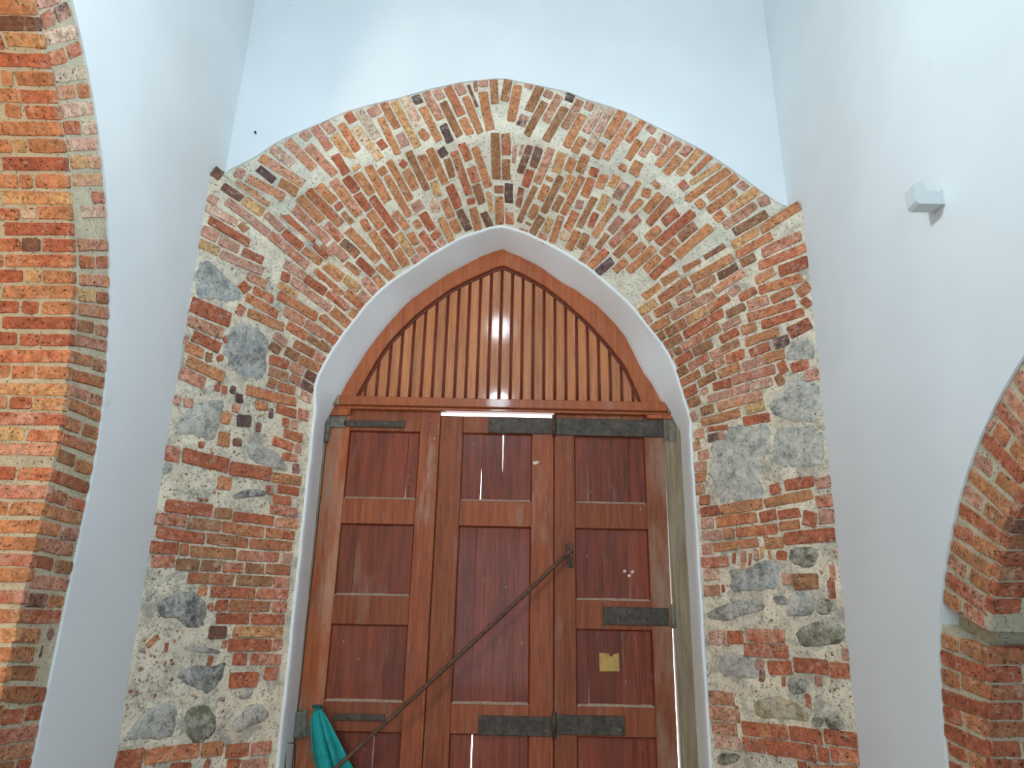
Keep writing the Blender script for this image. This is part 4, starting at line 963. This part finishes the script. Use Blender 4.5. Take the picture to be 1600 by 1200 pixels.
# paper scrap with a notch
pp = [(936, 1020), (952, 1021), (953, 1025), (957, 1026), (958, 1022), (967, 1021), (968, 1049), (937, 1049)]
v = [onY(x, y, YD + .0195) for x, y in pp]; n_ = len(v)
v2 = v + [p + Vector((0, .0012, 0)) for p in v]
fix_normals(mesh_obj('paper_scrap', v2, [tuple(range(n_)), tuple(range(2 * n_ - 1, n_ - 1, -1))] + [(i, (i + 1) % n_, (i + 1) % n_ + n_, i + n_) for i in range(n_)], M_PAPER, label='small yellowed square of paper stuck on the right door leaf', cat='paper'))
# bare chip of wood on the middle leaf
pp = [(832, 722), (838, 720), (843, 721), (841, 724), (836, 726), (833, 725)]
v = [onY(x, y, YD - .0012) for x, y in pp]; n_ = len(v); v2 = v + [p + Vector((0, .0016, 0)) for p in v]
fix_normals(mesh_obj('wood_chip', v2, [tuple(range(n_)), tuple(range(2 * n_ - 1, n_ - 1, -1))] + [(i, (i + 1) % n_, (i + 1) % n_ + n_, i + n_) for i in range(n_)], M_CHIP, doors[1], label='small pale bare chip in the varnish'))
for cx_, cy_ in ((983, 899), (976, 892), (988, 893)):
    pp = [(cx_ - 3, cy_), (cx_, cy_ - 2), (cx_ + 3, cy_ - 1), (cx_ + 2, cy_ + 2), (cx_ - 1, cy_ + 3)]
    v = [onY(x, y, YD + .0195) for x, y in pp]; n_ = len(v); v2 = v + [p + Vector((0, .002, 0)) for p in v]
    fix_normals(mesh_obj('paint_fleck', v2, [tuple(range(n_)), tuple(range(2 * n_ - 1, n_ - 1, -1))] + [(i, (i + 1) % n_, (i + 1) % n_ + n_, i + n_) for i in range(n_)], M_CHIP, doors[2]))
# cable loop on the left jamb
c1 = onY(447, 1161, YI + .12); c2 = onY(461, 1161, YI + .2); c3 = onY(445, 1212, YI + .12)
tube('cable_loop', [onY(459, 1215, YI + .22), onY(462, 1164, YI + .22), c2, c1, c3], .004, M_IRON, label='dark cable loop on the white jamb left of the rag', cat='cable')
# wall peg: stub with an upright lip
def peg():
    X, Yc, Zc = XR, 2.56, 3.285
    c = onX(1467, 316, XR); r = empty('wall_peg', (XR, c.y, c.z), label='small white hooked wall peg high on the right wall', cat='peg')
    h = .030; L = .118
    prof = [(0, -h), (-L + .012, -h), (-L, -h + .012), (-L, h + .03), (-L + .03, h + .045), (-L + .048, h + .036), (-L + .05, h), (0, h)]
    v, f = prism(prof, (c.y - .034, c.y + .034), lambda p, t: (XR + p[0], t, c.z + p[1]))
    fix_normals(mesh_obj('stub', v, f, M_PEG, r))
    v, f = prism([(0, -h - .006), (-.004, -h - .006), (-.004, h + .006), (0, h + .006)], (c.y - .04, c.y + .04), lambda p, t: (XR + p[0], t, c.z + p[1]))
    fix_normals(mesh_obj('wall_plate', v, f, M_PEG, r))
peg()
# nail in the wall above the left shoulder
nl = onY(400, 209, YF)
tube('nail', [nl + Vector((0, .004, 0)), nl + Vector((0, -.016, 0)), nl + Vector((0, -.018, 0))], [.004, .004, .009], M_IRON, label='small dark nail in the white wall above the left arch shoulder', cat='nail')

# ------------------------------------------------------------------ lamps (above and behind the view)
def pendant(name, pos, W, col, rad, label, zt=ZT):
    r = empty(name, (pos[0], pos[1], zt), label=label, cat='lamp')
    tube('cord', [(pos[0], pos[1], pos[2] + rad), (pos[0], pos[1], zt)], .006, M_IRON, r)
    tube('canopy', [(pos[0], pos[1], zt - .05), (pos[0], pos[1], zt)], [.03, .07], M_IRONG, r, 12)
    k = NT(name + '_glass'); k.b.inputs['Emission Color'].default_value = (*col, 1); A = 4 * math.pi * rad * rad
    k.b.inputs['Emission Strength'].default_value = W / (A * math.pi); k.done((.8, .8, .8, 1), .4)
    v = []; f = []; nu, nv = 10, 6
    for j in range(nv + 1):
        ph = math.pi * j / nv
        for i in range(nu): t = 6.28318 * i / nu; v.append((pos[0] + rad * math.sin(ph) * math.cos(t), pos[1] + rad * math.sin(ph) * math.sin(t), pos[2] + rad * math.cos(ph)))
    for j in range(nv):
        for i in range(nu): f.append((j * nu + i, j * nu + (i + 1) % nu, (j + 1) * nu + (i + 1) % nu, (j + 1) * nu + i))
    mesh_obj('globe', v, f, k.m, r, smooth=True)
pendant('pendant_lamp', LAMP_POS, LAMP_W, LAMP_COL, .12, 'white globe pendant lamp hanging before the door arch')
pendant('pendant_lamp', HIGH_POS, HIGH_W, LAMP_COL, .19, 'white globe pendant lamp hanging high behind the viewer')
pendant('pendant_lamp', Vector((-3.0, -.95, 2.6)), AISLE_W, AISLE_COL, .15, 'warm globe pendant lamp beyond the left arch')
print('BRICKS', _cnt, len(JOBS))
